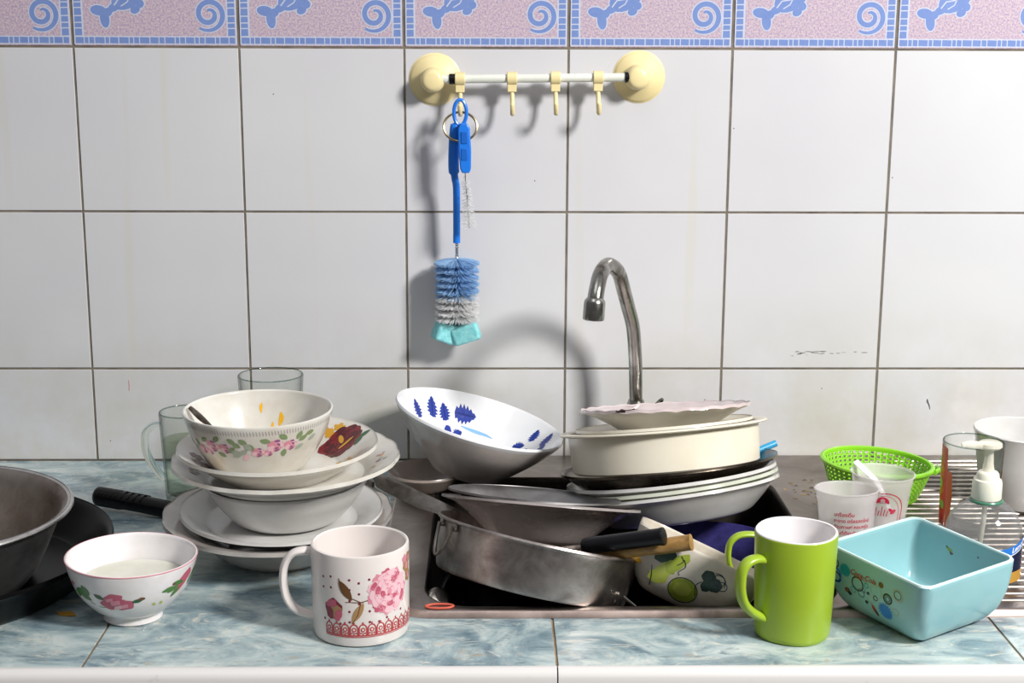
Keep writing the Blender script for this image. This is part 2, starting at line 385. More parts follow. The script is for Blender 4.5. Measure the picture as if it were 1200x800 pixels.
# ------------------------------------------------------------------ wall
def wall():
    mb = MB(); T = 200; rows = [(0, 120.8), (120.8, 320.8), (320.8, 520.8)]
    rr = random.Random(3)
    def tile(x0, x1, z0, z1, m, g=1.0, gx=None):
        gx = gx or g; j = rr.uniform(-.3, .3)
        a, b, c, d = x0+gx, x1-gx, z0+g, z1-g; i = .9
        vs = [(a, 1.6, c), (b, 1.6, c), (b, 1.6, d), (a, 1.6, d), (a+i, 0, c+i), (b-i, 0, c+i), (b-i, 0, d-i), (a+i, 0, d-i)]
        mb.add(vs, [(4, 5, 6, 7), (0, 1, 5, 4), (1, 2, 6, 5), (2, 3, 7, 6), (3, 0, 4, 7)], m)
    for k in range(-4, 10):
        x0, x1 = k*T, (k+1)*T
        for z0, z1 in rows: tile(x0, x1, z0, z1, 0)
        tile(x0, x1, 520.8, 645, 2, 1.0, 1.6)
        for r in range(2): tile(x0, x1, 645+r*T, 645+(r+1)*T, 0)
        if not -3 <= k <= 8: continue
        def fn(u, v, off, x0=x0): return (x0+u, -off, 521.8+v)
        # pale frame lines and the row of blue dashes
        mb.decal([(2, 2), (198, 2), (198, 12), (2, 12)], fn, 4, .06, 1)
        for xa in (2, 186): mb.decal([(xa, 12.1), (xa+12, 12.1), (xa+12, 121), (xa, 121)], fn, 4, .06, 1)
        x = 3.6; i = 0
        while x < 196:
            w_ = (12.5, 5.5, 7)[i % 3] if i % 5 else 11; w_ = min(w_, 197-x)
            mb.decal([(x, 3.4), (x+w_-1.2, 3.2), (x+w_-1.1, 10.4), (x+.1, 10.7)], fn, 3, .12, 1); x += w_; i += 1
        for xa in (3.4, 187.6):
            z = 12.4
            for i in range(14):
                h = (9.5, 6.5, 8)[i % 3]; mb.decal([(xa, z), (xa+8.6, z+.2), (xa+8.4, z+h-1.2), (xa+.2, z+h-1.3)], fn, 3, .12, 1); z += h
                if z > 115: break
        # spiral with a pale outline
        sp = [(165+(4.5+15.5*t)*cos(4.1+(1-t)*2*pi*1.65), 38+(4.5+15.5*t)*sin(4.1+(1-t)*2*pi*1.65)) for t in [i/70 for i in range(71)]]
        wd = [2.6+3.4*min(1, i/18)*(1 if i < 58 else max(.15, (71-i)/13)) for i in range(71)]
        mb.stroke(sp, [q+2.6 for q in wd], fn, 4, .08); mb.stroke(sp, wd, fn, 3, .16)
        # fish: forked tail low, body rising to the right, small fin
        for g_, m, off in ((1.4, 4, .08), (0, 3, .16)):
            for q, (cx_, cy_, a_, b_, r_) in enumerate(((33, 42, 10, 6, -.15), (40, 32, 5.6, 10.5, .12), (44, 40, 6, 5, .6), (69, 59, 22, 14, .55), (52, 46, 8, 5, .5), (77, 43, 6, 4.6, .4), (83, 50, 5, 5, 0))):
                mb.decal(ell(cx_, cy_, a_+g_, b_+g_, r_, 20), fn, m, off+.004*q, 2)
        mb.stroke([(52, 48), (58, 56), (70, 58), (77, 66)], 1.6, fn, 4, .24); mb.stroke([(60, 47), (68, 52), (72, 60)], 1.3, fn, 4, .24)
    mb.box((-800, 1.2, -200), (2000, 80, 1045), 1)
    # scuffs and pen marks on the tiles
    fw_ = lambda u, v, off: (u, -off, v)
    mb.stroke([(45, 92), (45.6, 99), (45, 106)], 1.2, fw_, 5, .05)
    mb.stroke([(1067, 81), (1068, 76), (1070, 72), (1071, 67)], [1, 1.6, 1.4, .8], fw_, 6, .05)
    mb.stroke([(1067, 81), (1066, 77), (1069, 75)], .6, fw_, 6, .05)
    for i in range(26):
        x = 920+rr.gauss(0, 26); z = 142+rr.gauss(0, 1.8); mb.decal(ell(x, z, rr.uniform(1, 5), rr.uniform(.3, .7), 0, 8), fw_, 7, .05, 1)
    for px, z in ((18, 26), (150, 30), (1005, 365), (240, 465), (805, 425), (780, 80), (930, 95), (560, 360)): mb.decal(circ(px, z, .8, 8), fw_, 8, .05, 1)
    return struct(mb.build('wall_back', ['wall_tile', 'grout', 'pink_tile', 'border_blue', 'border_pale', 'edge_pink', 'ink', 'scuff', 'brown']))
wall()

# ------------------------------------------------------------------ countertop
SX0, SX1, SY0, SY1 = 392, 1300, -513, -2            # sink outline
BX0, BX1, BY0, BY1 = 440, 846, -503, -97           # basin opening
ct = thing('countertop', 'blue-grey marbled tile countertop running along the white tiled wall', 'countertop')
mb = MB(); xs = [-676.1, -263.1, 149.9, 562.9, 975.9, 1388.9, 1801.9]; ys = [-619, -232, -1]
cx = sorted(set(xs+[SX0+8, SX1-8])); cy = sorted(set(ys+[SY0+8, SY1-1]))
for x0, x1 in zip(cx, cx[1:]):
    for y0, y1 in zip(cy, cy[1:]):
        if x0 >= SX0+7 and x1 <= SX1-7 and y0 >= SY0+7: continue
        g = 1.2; mb.box((x0+(g if x0 in xs else 0), y0+(g if y0 in ys else 0), -9), (x1-(g if x1 in xs else 0), y1-(g if y1 in ys else 0), 0), 0)
for a, b in (((-676, -618), (SX0+8, -1)), ((SX1-8, -618), (1801, -1)), ((SX0+8, -618), (SX1-8, SY0+8))):
    mb.box((a[0], a[1], -30), (b[0], b[1], -1.3), 1)
mb.build('tile_surface', ['marble', 'brown_grout'], ct, bevel=.5)
for x0, x1 in ((-676, 562.2), (563.4, 1801)):
    mb = MB(); ring = [(-619.6, -15), (-619.6, .8), (-622, 2), (-627, 1.6), (-631, -.8), (-633, -5), (-633, -15)]
    mb.loft([[(x, y, z) for y, z in ring] for x in (x0, x1)]); mb.build('edge_trim', 'edging', ct)
mb = MB()
for x0, x1 in zip(xs, xs[1:]): mb.box((x0+1, -628, -420), (x1-1, -620, -16), 0)
mb.box((-676, -620, -420), (1801, -600, -16), 1)
mb.build('front_panel', ['marble', 'brown_grout'], ct)

# ------------------------------------------------------------------ sink
def rrect(x0, x1, y0, y1, r, n=8):
    out = []
    for cx_, cy_, a0 in ((x1-r, y1-r, 0), (x0+r, y1-r, 90), (x0+r, y0+r, 180), (x1-r, y0+r, 270)):
        for i in range(n+1): a = RD(a0+90*i/n); out.append((cx_+r*cos(a), cy_+r*sin(a)))
    return out
FZ = 7                                              # height of the sink's flange
sink = thing('kitchen_sink', 'stainless steel sink set in the countertop, filled with unwashed dishes', 'sink')
import bmesh
bm = bmesh.new()
def loop(pts, z): 
    vs = [bm.verts.new((x*S, y*S, z*S)) for x, y in pts]; return vs, [bm.edges.new((a, b)) for a, b in zip(vs, vs[1:]+vs[:1])]
o_, eo = loop(rrect(SX0+3, SX1-3, SY0+2.5, SY1-2, 58), FZ); i_, ei = loop(rrect(BX0, BX1, BY0, BY1, 48), FZ)
bmesh.ops.triangle_fill(bm, use_beauty=True, use_dissolve=False, edges=eo+ei)
lip = [bm.verts.new((x*S, y*S, (FZ-1.6)*S)) for x, y in rrect(SX0+.6, SX1-.6, SY0+.5, SY1-1, 60)]
lip2 = [bm.verts.new((x*S, y*S, 0.1*S)) for x, y in rrect(SX0, SX1, SY0-1.5, SY1-.6, 61)]
lipf = []
for A, B in ((o_, lip), (lip, lip2)):
    for k in range(len(A)): lipf.append(bm.faces.new((A[k], B[k], B[(k+1) % len(A)], A[(k+1) % len(A)])))
for f in lipf: f.material_index = 1
bmesh.ops.recalc_face_normals(bm, faces=bm.faces)
me = bpy.data.meshes.new('rim'); bm.to_mesh(me); bm.free()
for f in me.polygons: f.use_smooth = True
me.set_sharp_from_angle(angle=RD(40)); me.materials.append(M['sink_steel']); me.materials.append(M['sink_lip'])
o = bpy.data.objects.new('rim', me); COL.objects.link(o); o.parent = sink
mb = MB()
rings = []
for ins, z in ((0, FZ), (1.5, FZ-1.5), (3, FZ-6), (8, -55), (14, -68), (30, -75)):
    rings.append([(x, y, z) for x, y in rrect(BX0+ins, BX1-ins, BY0+ins, BY1-ins, 48-ins*.5)])
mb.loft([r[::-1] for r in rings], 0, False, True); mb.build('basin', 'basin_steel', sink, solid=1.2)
mb = MB()
y = -488
while y < -25:
    mb.sweep([(964, y, FZ-2), (970, y, FZ+.3), (1284, y, FZ+.3), (1290, y, FZ-2)], 4.4, 2.2, 10, 0, (0, 1, 0)); y += 17
mb.build('drainboard_ridges', 'sink_steel', sink)
mb = MB()
rr = random.Random(5)
for i in range(30):
    x, y = 880+rr.gauss(0, 15), -150+rr.gauss(0, 26)
    mb.decal(ell(x, y, rr.uniform(1, 4), rr.uniform(1, 3), rr.random()*3, 9, .2, 3), lambda u, v, off: (u, v, FZ+off), i % 2, .2, 1)
o = mb.build('grime_stain', ['brown', 'gluestrip'], sink)

# ------------------------------------------------------------------ faucet
fa = thing('faucet', 'chrome gooseneck faucet rising behind the tall stack of dishes', 'faucet')
mb = MB(); mb.lathe([(0, FZ+.1), (15, FZ+.1), (15, FZ+4), (13, FZ+8), (11.5, FZ+14), (11.5, 74), (13.5, 80), (13.5, 86), (11.5, 92), (9.5, 98), (0, 98)], 32)
b_ = mb.build('body', 'chrome', fa); b_.location = (.6845, -.070, 0)
path = smooth([(684.5, -70, 92), (683.6, -69, 120), (682.8, -68, 146), (678.8, -71.7, 188), (671.5, -81, 215), (665.1, -92, 236), (655.2, -116, 264.5), (641, -143, 277.5), (630.5, -169, 271.5), (626, -183, 260), (623.6, -190, 249), (622.8, -191.5, 243)], 5)
MB().sweep(path, [8.1+1.2*i/len(path) for i in range(len(path))], None, 24).build('spout', 'chrome', fa)
mb = MB(); mb.lathe([(0, -24), (9, -24), (9.6, -24), (12, -23), (12.4, -20), (12.2, -4), (11.6, -1), (9, 2), (0, 2)], 32)
a_ = mb.build('aerator', 'chrome', fa); pose(a_, (622.6, -192, 246), -6, 4)
MB().sweep([(688, -74, 68), (702, -84, 86), (712, -90, 101), (714.5, -92.5, 105)], [4.5, 4.2, 3.4, 2], [3, 2.6, 2.2, 1.5], 12).build('lever', 'chrome', fa)

# ------------------------------------------------------------------ rail with hooks
rail = thing('hook_rail', 'cream suction-cup rail with four hooks on the tiled wall', 'hook rail')
for x, z, kx in ((437.5, 483.4, -2), (686.5, 487.3, -4)):
    mb = MB(); mb.lathe(smooth([(0, 0), (29.5, 0), (30.2, 1.2), (29, 3), (22, 7.5), (15, 12), (11, 15), (0, 15.5)], 3), 56)
    pose(mb.build('suction_cup', 'beige', rail), (x, -.3, z), 90)
    mb = MB(); mb.lathe(smooth([(0, 8), (14, 8), (14.6, 20), (14.2, 29), (11, 34), (6, 35.5), (0, 36)], 3), 40)
    k_ = pose(mb.build('knob', 'beige', rail), (x+kx, -.3, z-.5), 90)
MB().sweep([(445, -28, 484.5), (682, -28, 487.6)], 5.2, None, 20).build('bar', 'bar_white', rail)
for x, z in ((459.5, 484.7), (670.5, 487.4)): MB().sweep([(x-4, -28, z-.06), (x+4, -28, z+.06)], 6.4, None, 20).build('black_band', 'black_plastic', rail)
def hook(x):
    z = 484.5+(x-445)/237*3.1
    mb = MB(); mb.sweep([(x-6, -28, z), (x+6, -28, z)], 8.2, None, 20); mb.box((x-5.5, -32, z-16), (x+5.5, -24, z-5))
    mb.sweep(smooth([(x, -28, z-14), (x+.4, -29, z-22), (x+.6, -31, z-32), (x+.6, -36, z-40), (x+.5, -43, z-41), (x+.3, -48, z-35), (x+.2, -49.5, z-29)], 4), [2.9]*18+[2.8]*6+[2.4], None, 10)
    return mb.build('hook', 'beige', rail, bevel=.8)
for x in (468.3, 530.8, 583.2, 634.5): hook(x)

# ------------------------------------------------------------------ brushes hanging from the first hook
HX = 468.8
br = thing('bottle_brush', 'blue-handled bottle brush with blue and white bristles hanging from the first hook', 'brush')
mb = MB(); top = [(HX+7.5*cos(a), -47, 446+15*sin(a)) for a in [pi*2*i/28 for i in range(28)]]
mb.sweep(top+top[:2], 2.6, 2.2, 8, 0, (0, 1, 0), False)
mb.sweep(smooth([(HX-3, -46.5, 434), (463, -45, 428), (461, -42, 405), (460.5, -38, 380), (462, -36, 366), (463.8, -34, 350), (463.6, -31, 287)], 5), [3.5]*4+[6.5]*14+[4.4]*14, [3]*4+[4]*14+[4.2]*14, 14, 0, (1, 0, 0))
mb.build('handle', 'blue', br)
mb = MB()
for ph in (0, pi): mb.sweep([(463.8+1.3*cos(ph+z*.9), -30+1.3*sin(ph+z*.9), 288-z*1.0) for z in range(0, 124)], .95, None, 6)
mb.build('wire_stem', 'wire', br)
rr = random.Random(11)
def bristles(z0, z1, n, R, name, mat):
    mb = MB(); turns = (z0-z1)/8.6
    for i in range(n):
        q = i/n; z = z0-(z0-z1)*q; tier = (q*turns) % 1
        a = rr.uniform(0, 2*pi); r = R*rr.uniform(.93, 1.03); dz = (tier-.5)*5+rr.uniform(-1, 1)
        c_, s_ = cos(a), sin(a); mb.sweep([(463.8+1.5*c_, -30+1.5*s_, z), (463.8+r*.6*c_, -30+r*.6*s_, z+dz*.5-1), (463.8+r*c_, -30+r*s_, z+dz-3)], [.38, .36, .32], None, 3, 0, None, False)
    mb.build(name, mat, br, 180)
bristles(268, 224, 1900, 27.5, 'blue_bristles', 'bristle_blue'); bristles(224, 190, 1500, 27.5, 'white_bristles', 'bristle_white')
mb = MB()
def foam(c, hx, hy, hz, rz, ry):
    R_ = Matrix.Rotation(RD(rz), 3, 'Z') @ Matrix.Rotation(RD(ry), 3, 'Y'); b = MB().box((-hx, -hy, -hz), (hx, hy, hz))
    mb.add([tuple(R_ @ Vector(v)+Vector(c)) for v in b.v], b.f)
foam((449, -34, 175), 14, 11, 12, 22, 22); foam((475, -42, 175), 17, 7, 11, -12, -20); foam((464, -22, 178), 18, 8, 11, 5, 0)
mb.build('sponge_tip', 'foam', br, bevel=3.5)
sb = thing('small_brush', 'small blue teat brush with white bristles hanging beside the bottle brush', 'brush')
mb = MB(); mb.loft([[(473.5+dx*wx+(428-z)*.035, -54+dy*5-(428-z)*.02, z) for dx, dy in ((-1, -1), (1, -1), (1, 1), (-1, 1))] for z, wx in ((434, 3.5), (428, 7), (400, 7.6), (380, 6.5), (375, 4.5))])
mb.build('holder', 'blue', sb, bevel=1.5)
mb = MB(); 
for dz, m in ((12, 0), (-8, 0)): mb.box((470, -60.5, 405+dz-7), (477.5, -58.6, 405+dz+7), 0)
mb.build('holder_recess', plain('deep_blue_plastic', '#1560bd', .4), sb, bevel=.6)
mb = MB(); mb.sweep([(474.5, -54, 376), (479.5, -53, 308)], .7, None, 6)
mb.build('wire_stem', 'wire', sb)
mb = MB()
for i in range(420):
    q = i/420; z = 372-62*q; x = 474.8+4.7*q; a = rr.uniform(0, 2*pi); r = 5+5*q
    mb.sweep([(x, -53.8, z), (x+r*cos(a), -53.8+r*sin(a), z-2.5)], [.2, .16], None, 3, 0, None, False)
mb.build('bristles', 'bristle_white', sb, 180)
mb = MB(); rg = [(HX+20*cos(a), -44+4*sin(a), 429+17*sin(a)) for a in [2*pi*i/48 for i in range(48)]]
mb.sweep(rg+rg[:2], 1.5, None, 8, 0, None, False)
tag(mb.build('metal_ring', 'ring_metal'), 'thin brass-coloured metal ring hanging on the first hook behind the brushes', 'ring')

# ------------------------------------------------------------------ dishes
def lathed(name, prof, mats, n=96, m=0, warp=None, parent=None, deco=None):
    mb = MB(); mb.lathe(prof, n, m, warp)
    if deco: deco(mb)
    return mb.build(name, mats, parent, 45)
def on_plate(inn):
    """(x, y, off) on the inside of a dish"""
    pts = sorted([p for p in inn]); 
    def fn(x, y, off):
        r = hypot(x, y)
        if r <= pts[0][0]: return (x, y, pts[0][1]+off)
        for a, b in zip(pts, pts[1:]):
            if a[0] <= r <= b[0]+1e-9:
                q = (r-a[0])/((b[0]-a[0]) or 1); l = hypot(b[0]-a[0], b[1]-a[1]) or 1; nr = -(b[1]-a[1])/l*off
                s_ = (r+nr)/r; return (x*s_, y*s_, a[1]+(b[1]-a[1])*q+(b[0]-a[0])/l*off)
        return (x, y, pts[-1][1]+off)
    return fn
def scallop(R, n, amp, zamp=0, r0=.7):
    def w(a, r, z):
        q = max(0, (r/R-r0)/(1-r0))**2; c = abs(cos(n*a/2))-.64
        return r*(1+amp*q*c), z+zamp*q*c
    return w

# --- left stack, bottom to top
pA, wA, iA = dish([(54, 0), (70, 11), (86, 29), (94, 36), (108, 40.5), (119.5, 44)], 3.4)
lathed('soup_plate', pA, ['grey_ceramic'], 144, 0, scallop(120, 16, .012, .8)) and None
o = bpy.data.objects['soup_plate']; rim_pose(o, (282, -340, 44.5), 44, 2, 0.6)
tag(o, 'greyish white soup plate with scalloped rim, lowest of the left dish stack', 'plate', 'plates of the left stack')
pB, wB, iB = dish([(78, 0), (82, 3), (94, 9.5), (105.5, 14)], 2.6, 1)
o = lathed('dinner_plate', pB, ['cool_ceramic'], 112); rim_pose(o, (286, -340, 50), 14, 2, 1)
tag(o, 'plain white smooth-rimmed plate, second from the bottom of the left stack', 'plate', 'plates of the left stack')
pC, wC, iC = dish([(52, 0), (60, 6), (74, 23), (82, 36), (85.5, 42)], 3)
o = lathed('serving_bowl', pC, ['cool_ceramic'], 112); rim_pose(o, (292, -340, 82.4), 42, 0, -1)
tag(o, 'plain white bowl in the middle of the left stack, under the scalloped plate', 'bowl')
def decoD(mb):
    f = on_plate(iD); r_ = random.Random(2)
    for th in (8, 128, 188, 250, 312, 68):
        for i in range(7):
            a = RD(th+r_.uniform(-9, 9)); r = 97+r_.uniform(-7, 7); mb.decal(ell(r*cos(a), r*sin(a), r_.uniform(2, 3.6), r_.uniform(1.4, 2.4), a, 10, .15, 4), f, 1+i % 4, .2+.03*i, 2)
pD, wD, iD = dish([(80, 0), (84, 2.5), (92, 8), (104, 14), (112, 18), (118, 21)], 3.2)
sD = scallop(118, 18, .012, .7)
o = lathed('scalloped_plate', pD, ['white_ceramic', 'mauve', 'gold', 'grey_green', 'mauve_d'], 144, 0, sD, None, decoD); rim_pose(o, (292, -340, 105), 21, .6, -.6)
tag(o, 'white scalloped plate with tiny flowers on its rim, under the red rose plate', 'plate', 'plates of the left stack')
def decoE(mb):
    f = on_plate(iE); rs = [1, 2, 1, 2]
    rose(mb, f, 62, 50, 22, rs, .2, 9, 4); mb.decal(ell(66, 44, 9, 2, .4), f, 3, .8, 2); mb.decal(ell(60, 54, 2.6, 7, .3), f, 3, .82, 2)
    mb.decal(ell(42, 50, 8, 12, -.3, 18, .12, 5), f, 1, .25); mb.decal(leafp(86, 42, 14, 4, .3), f, 4, .3); mb.decal(leafp(46, 34, 18, 5, .2), f, 5, .3); mb.decal(leafp(80, 36, 14, 4, 1), f, 4, .35)
    for x, y in ((46, 70), (56, 74), (40, 76), (58, 8), (52, 0), (58, -18), (44, -42), (66, -40), (80, -26), (70, -6), (-70, -30), (-60, -52), (30, -78), (52, -60)):
        mb.decal(ell(x, y, 7, 5, x, 14, .3, 5), f, 3, .2, 2)
    for x, y, s_ in ((-76, -22, 11), (-66, -36, 9), (-84, -8, 8)): mb.decal(ell(x, y, s_, s_*.7, 1, 16, .15, 6), f, 5 if s_ < 9 else 2, .24, 2)
    r_ = random.Random(8)
    for i in range(16):
        a = RD(r_.uniform(-85, 10)); r = r_.uniform(56, 90); mb.decal(ell(r*cos(a), r*sin(a), r_.uniform(1, 4), r_.uniform(.8, 2.4), a, 9, .25, 3), f, 6, .4+.02*i, 1)
pE, wE, iE = dish([(60, 0), (64, 3), (78, 12), (92, 22), (104, 29)], 3)
o = lathed('rose_plate', pE, ['white_ceramic', 'maroon', 'maroon_d', 'gold', 'leaf_d', 'brown', 'crumb'], 112, 0, None, None, decoE); rim_pose(o, (284, -340, 119), 29, 1, -.6)
tag(o, 'white plate painted with a dark red rose, smeared with food, directly under the flowered bowl', 'plate', 'plates of the left stack')
def decoF(mb):
    f = on_lathe(wF, -80.5); r_ = random.Random(4)
    def spray(u0, v0, s_):
        for du, dv, r in ((0, 0, 7.5), (13, -1, 6.5), (-14, -6, 6), (-5, -7, 4.5)): rose(mb, f, u0+du*s_, v0+dv*s_, r*s_, [1, 2, 3, 1], .2, 7, int(du+20))
        for du, dv, c in ((-26, -6, 4), (-32, -10, 4), (-24, -12, 2), (24, 4, 5), (30, 8, 5), (20, 8, 5), (-8, 6, 5), (6, 9, 5), (-20, 0, 5), (34, 2, 4), (8, -9, 5), (-36, -4, 5), (22, -5, 4)):
            mb.decal(leafp(u0+du*s_, v0+dv*s_, 9*s_, 2.6*s_, r_.uniform(0, 3)), f, c, .3+.01*du/10, 2)
    L = f.length; spray(14, L*.70, 1.12); spray(-46, L*.67, 1.05)
    for i in range(60):      # embossed lip drawn as faint short flutes
        mb.decal(ell(-75+i*2.6, L*.925, .7, 3, .15, 8), f, 6, .1, 1)
    g = on_plate(iF)
    for x, y, r in ((14, 62, 3.4), (5, 60, 1.8), (16, 44, 1.6), (40, 30, 3), (48, 20, 2.4), (33, 40, 2), (52, 8, 2.6), (-8, 68, 2), (36, -48, 4), (44, -40, 3)): mb.decal(ell(x, y, r, r*.8, x, 10, .2, 3), g, 7, .25, 1)
pF, wF, iF = dish([(46, 0), (52, 6), (62, 22), (70, 38), (75, 52), (77, 60)], 3.2)
o = lathed('flowered_bowl', pF, ['white_ceramic', 'rose_l', 'rose_p', 'mauve_d', 'grey_green', 'leaf_s', 'grey_ceramic', 'yellow'], 112, 0, None, None, decoF); rim_pose(o, (264.5, -340, 157.6), 60, .6, 0)
tag(o, 'white bowl with sprays of pink flowers and a spoon in it, topping the left stack', 'bowl')
# spoon in that bowl
sp = thing('spoon', 'tarnished steel spoon leaning in the flowered bowl on the left stack', 'spoon')
hp = smooth([(194, -342, 160.5), (203, -343, 152), (214, -345, 142), (226, -346, 131), (240, -346, 117), (246, -345.5, 111)], 4)
MB().sweep(hp, [3.4+2.4*sin(pi*min(1, i/9)) if i < 9 else 2.8 for i in range(len(hp))], 1.1, 12, 0, (.25, 1, .1)).build('handle', 'dark_steel', sp)
mb = MB(); mb.loft([[(246+34*q, -345.5+w_*cos(a), 111.2-q*7-w_*.28*(1-abs(cos(a)))*.6+.6*sin(a)) for a in [2*pi*k/14 for k in range(14)]] for q, w_ in ((0, 2), (.15, 6), (.4, 10), (.7, 10), (.92, 6), (1, 1.5))])
mb.build('bowl', 'dark_steel', sp)

# --- two glasses behind the left stack
gm = thing('glass_mug', 'clear glass mug with a round handle, half full, behind the left stack', 'mug'); gm.location = (.148, -.150, 0)
mb = MB(); mb.lathe([(0, 0), (25.5, 0), (26.5, 2), (28, 40), (30.8, 104), (30, 105.6), (29.2, 104), (26.2, 40), (24.6, 8), (22, 6), (0, 6)], 72, [0]*4+[1]*2+[0]*9); mb.build('body', ['glass', 'glass_edge'], gm, 40)
MB().sweep(smooth([(-29, -3, 88), (-38, -5, 88), (-46, -6, 80), (-47, -6.5, 62), (-42, -6, 46), (-34, -4, 32), (-27.5, -3, 24)], 5), 5.5, 4.6, 16, 0, (0, 1, 0)).build('handle', 'solid_glass', gm)
mb = MB(); mb.lathe([(0, 6.4), (21.8, 6.4), (24.3, 8.4), (26.4, 55), (27.1, 72), (0, 72)], 72)
o = tag(mb.build('cloudy_water', 'liquid_green'), 'pale greenish water standing in the clear glass mug', 'water'); o.location = (.148, -.150, 0)
mb = MB(); mb.lathe([(0, 0), (31, 0), (32, 3), (39.4, 134), (38.4, 135.4), (37.6, 134), (30.4, 14), (27, 12), (0, 12)], 80, [0]*3+[1]*2+[0]*9)
o = tag(mb.build('drinking_glass', ['glass', 'glass_edge']), 'tall clear drinking glass against the wall, behind the flowered bowl', 'glass'); o.location = (.2395, -.090, 0)

# --- small bowl of milky water, front left
def decoS(mb):
    f = on_lathe(wS, -75.4); L = f.length
    for du, dv, a, b in ((-15, .42, 10, 8), (-7, .40, 8, 7), (-14, .52, 7, 5)): mb.decal(ell(du, L*(dv+.17), a, b, .3, 18, .1, 5), f, 1, .2+.05*abs(du)/15)
    for du, dv, a, b, c in ((-13, .44, 4.5, 3, 2), (-7, .38, 4, 2.6, 2), (-17, .49, 3.4, 2, 2), (-11, .36, 5, 2.4, 4)): mb.decal(ell(du, L*(dv+.17), a, b, .6, 14, .15, 4), f, c, .4, 2)
    mb.decal(leafp(3, L*0.64, 9, 2.2, .3), f, 5, .3, 2); mb.decal(ell(6, L*0.67, 2.4, 1.8), f, 6, .4, 1); mb.decal(leafp(-25, L*0.69, 9, 2.4, -.6), f, 5, .3, 2)
    mb.stroke([(-40, L*0.67), (-34, L*0.55), (-26, L*0.50), (-19, L*0.51)], 1, f, 3, .2)
    for du, dv, rt_ in ((-42, .55, .4), (-38, .47, -.5), (-46, .5, 1.2), (-36, .58, 2)): mb.decal(leafp(du, L*(dv+.17), 12, 3.4, rt_), f, 3, .25, 2)
    mb.decal(ell(-50, L*0.79, 2.4, 2), f, 1, .3, 1)
    for du, dv, a, b in ((38, .60, 5.5, 11), (42, .66, 4.6, 8)): mb.decal(ell(du, L*(dv+.17), a, b, -.5, 16, .08, 4), f, 1 if a > 4.2 else 2, .2+.03*du/40)
    for du, dv, rt_ in ((30, .55, .6), (26, .56, .2), (33, .48, 1.0), (53, .64, 1.2), (50, .56, 1.4), (34, .62, -.3)): mb.decal(leafp(du, L*(dv+.17), 12, 2.6, rt_), f, 3, .3, 2)
    mb.decal(ell(30, L*0.79, 1.8, 1.5), f, 6, .3, 1)
    for du in (16, 22): mb.decal(ell(du, L*0.53, 1.3, 2.4, .3), f, 7, .2, 1)
pS, wS, iS = dish([(27.5, 0), (27, 6), (36, 12), (49, 27), (56.5, 44), (60.5, 59)], 2.6, 2)
o = lathed('rice_bowl', pS+[], ['mug_inside', 'rose', 'rose_l', 'leaf', 'rose_p', 'leaf_d', 'brown', 'leaf_p', 'gold'], 96, 0, None, None, decoS)
rim_pose(o, (169, -505, 60.2), 59, 0, 1.4)
mb = MB(); mb.lathe([(60.3, 59.3), (60.8, 59.3), (60.9, 59.9), (60.4, 60.4), (60.0, 60.2), (60.3, 59.3)], 96); mb.build('rim_line', 'edge_pink', o)
tag(o, 'small footed white bowl with pink flowers, holding milky water, at the counter front', 'bowl')
mb = MB(); mb.lathe([(0, 26), (44.5, 28), (48.9, 36.2), (49.3, 37), (48, 36.8), (0, 36.8)], 80)
o = tag(mb.build('milky_water', 'milky'), 'milky dishwater in the small flowered bowl at the counter front', 'water'); rim_pose(o, (169, -505, 59.5), 59, 0, 0)
o.location.z -= 0

# --- aluminium basin in a black tray, far left
pT, wT, iT = dish([(150, 0), (158, 3), (172, 22), (180, 34), (184, 37)], 3.2, 0)
o = lathed('black_tray', pT, ['black_pan'], 128); pose(o, (-60, -420, .2)); tag(o, 'wide round black tray on the left end of the countertop, under the metal basin', 'tray')
pN, wN, iN = dish([(88, 0), (100, 5), (114, 26), (126, 54), (134, 72), (140, 78), (142, 79)], 2.4, 0)
mb = MB(); mb.lathe(pN, 120, [0]*(3+len(wN)+2)+[1]*200)
o = mb.build('metal_basin', ['alu', 'alu_in'], None, 45); rim_pose(o, (-52, -440, 84), 79, 0, 1); o.location.z = .0040
mb = MB(); mb.lathe([(141.6+3.4*cos(a), 79+2.6*sin(a)) for a in [2*pi*k/10 for k in range(11)]], 120); mb.build('rolled_rim', 'bright_rim', o)
tag(o, 'dull grey metal basin with stained inside, sitting in the black tray', 'basin')

# --- knife on the counter behind the stack
kn = thing('kitchen_knife', 'knife with ridged black handle lying on the countertop behind the left stack', 'knife')
kp = smooth([(48, -190, 15), (58, -193, 14.5), (80, -201, 13.5), (110, -213, 12), (140, -225, 10), (156, -231, 9)], 4)
mb = MB(); mb.sweep(kp, [6, 8.5, 10.2]+[11]*8+[10.5]*(len(kp)-13)+[9, 7], [6, 9, 11]+[11.5]*6+[10]*(len(kp)-13)+[9, 8, 7, 6], 18, 0, (.3, .9, 0))
for i in range(9):
    c_ = Vector(kp[4+i]); mb.sweep([c_+Vector((-4, -9, 6.5)), c_+Vector((2, 0, 10.6)), c_+Vector((6, 7, 7))], 1.1, None, 6)
mb.build('handle', 'black_plastic', kn)
mb = MB(); q = [(152, -222), (154, -240), (225, -264), (215, -250)]
mb.loft([[(x, y, z) for x, y in q] for z in (3, 4.6)]); mb.build('blade', 'blade', kn)
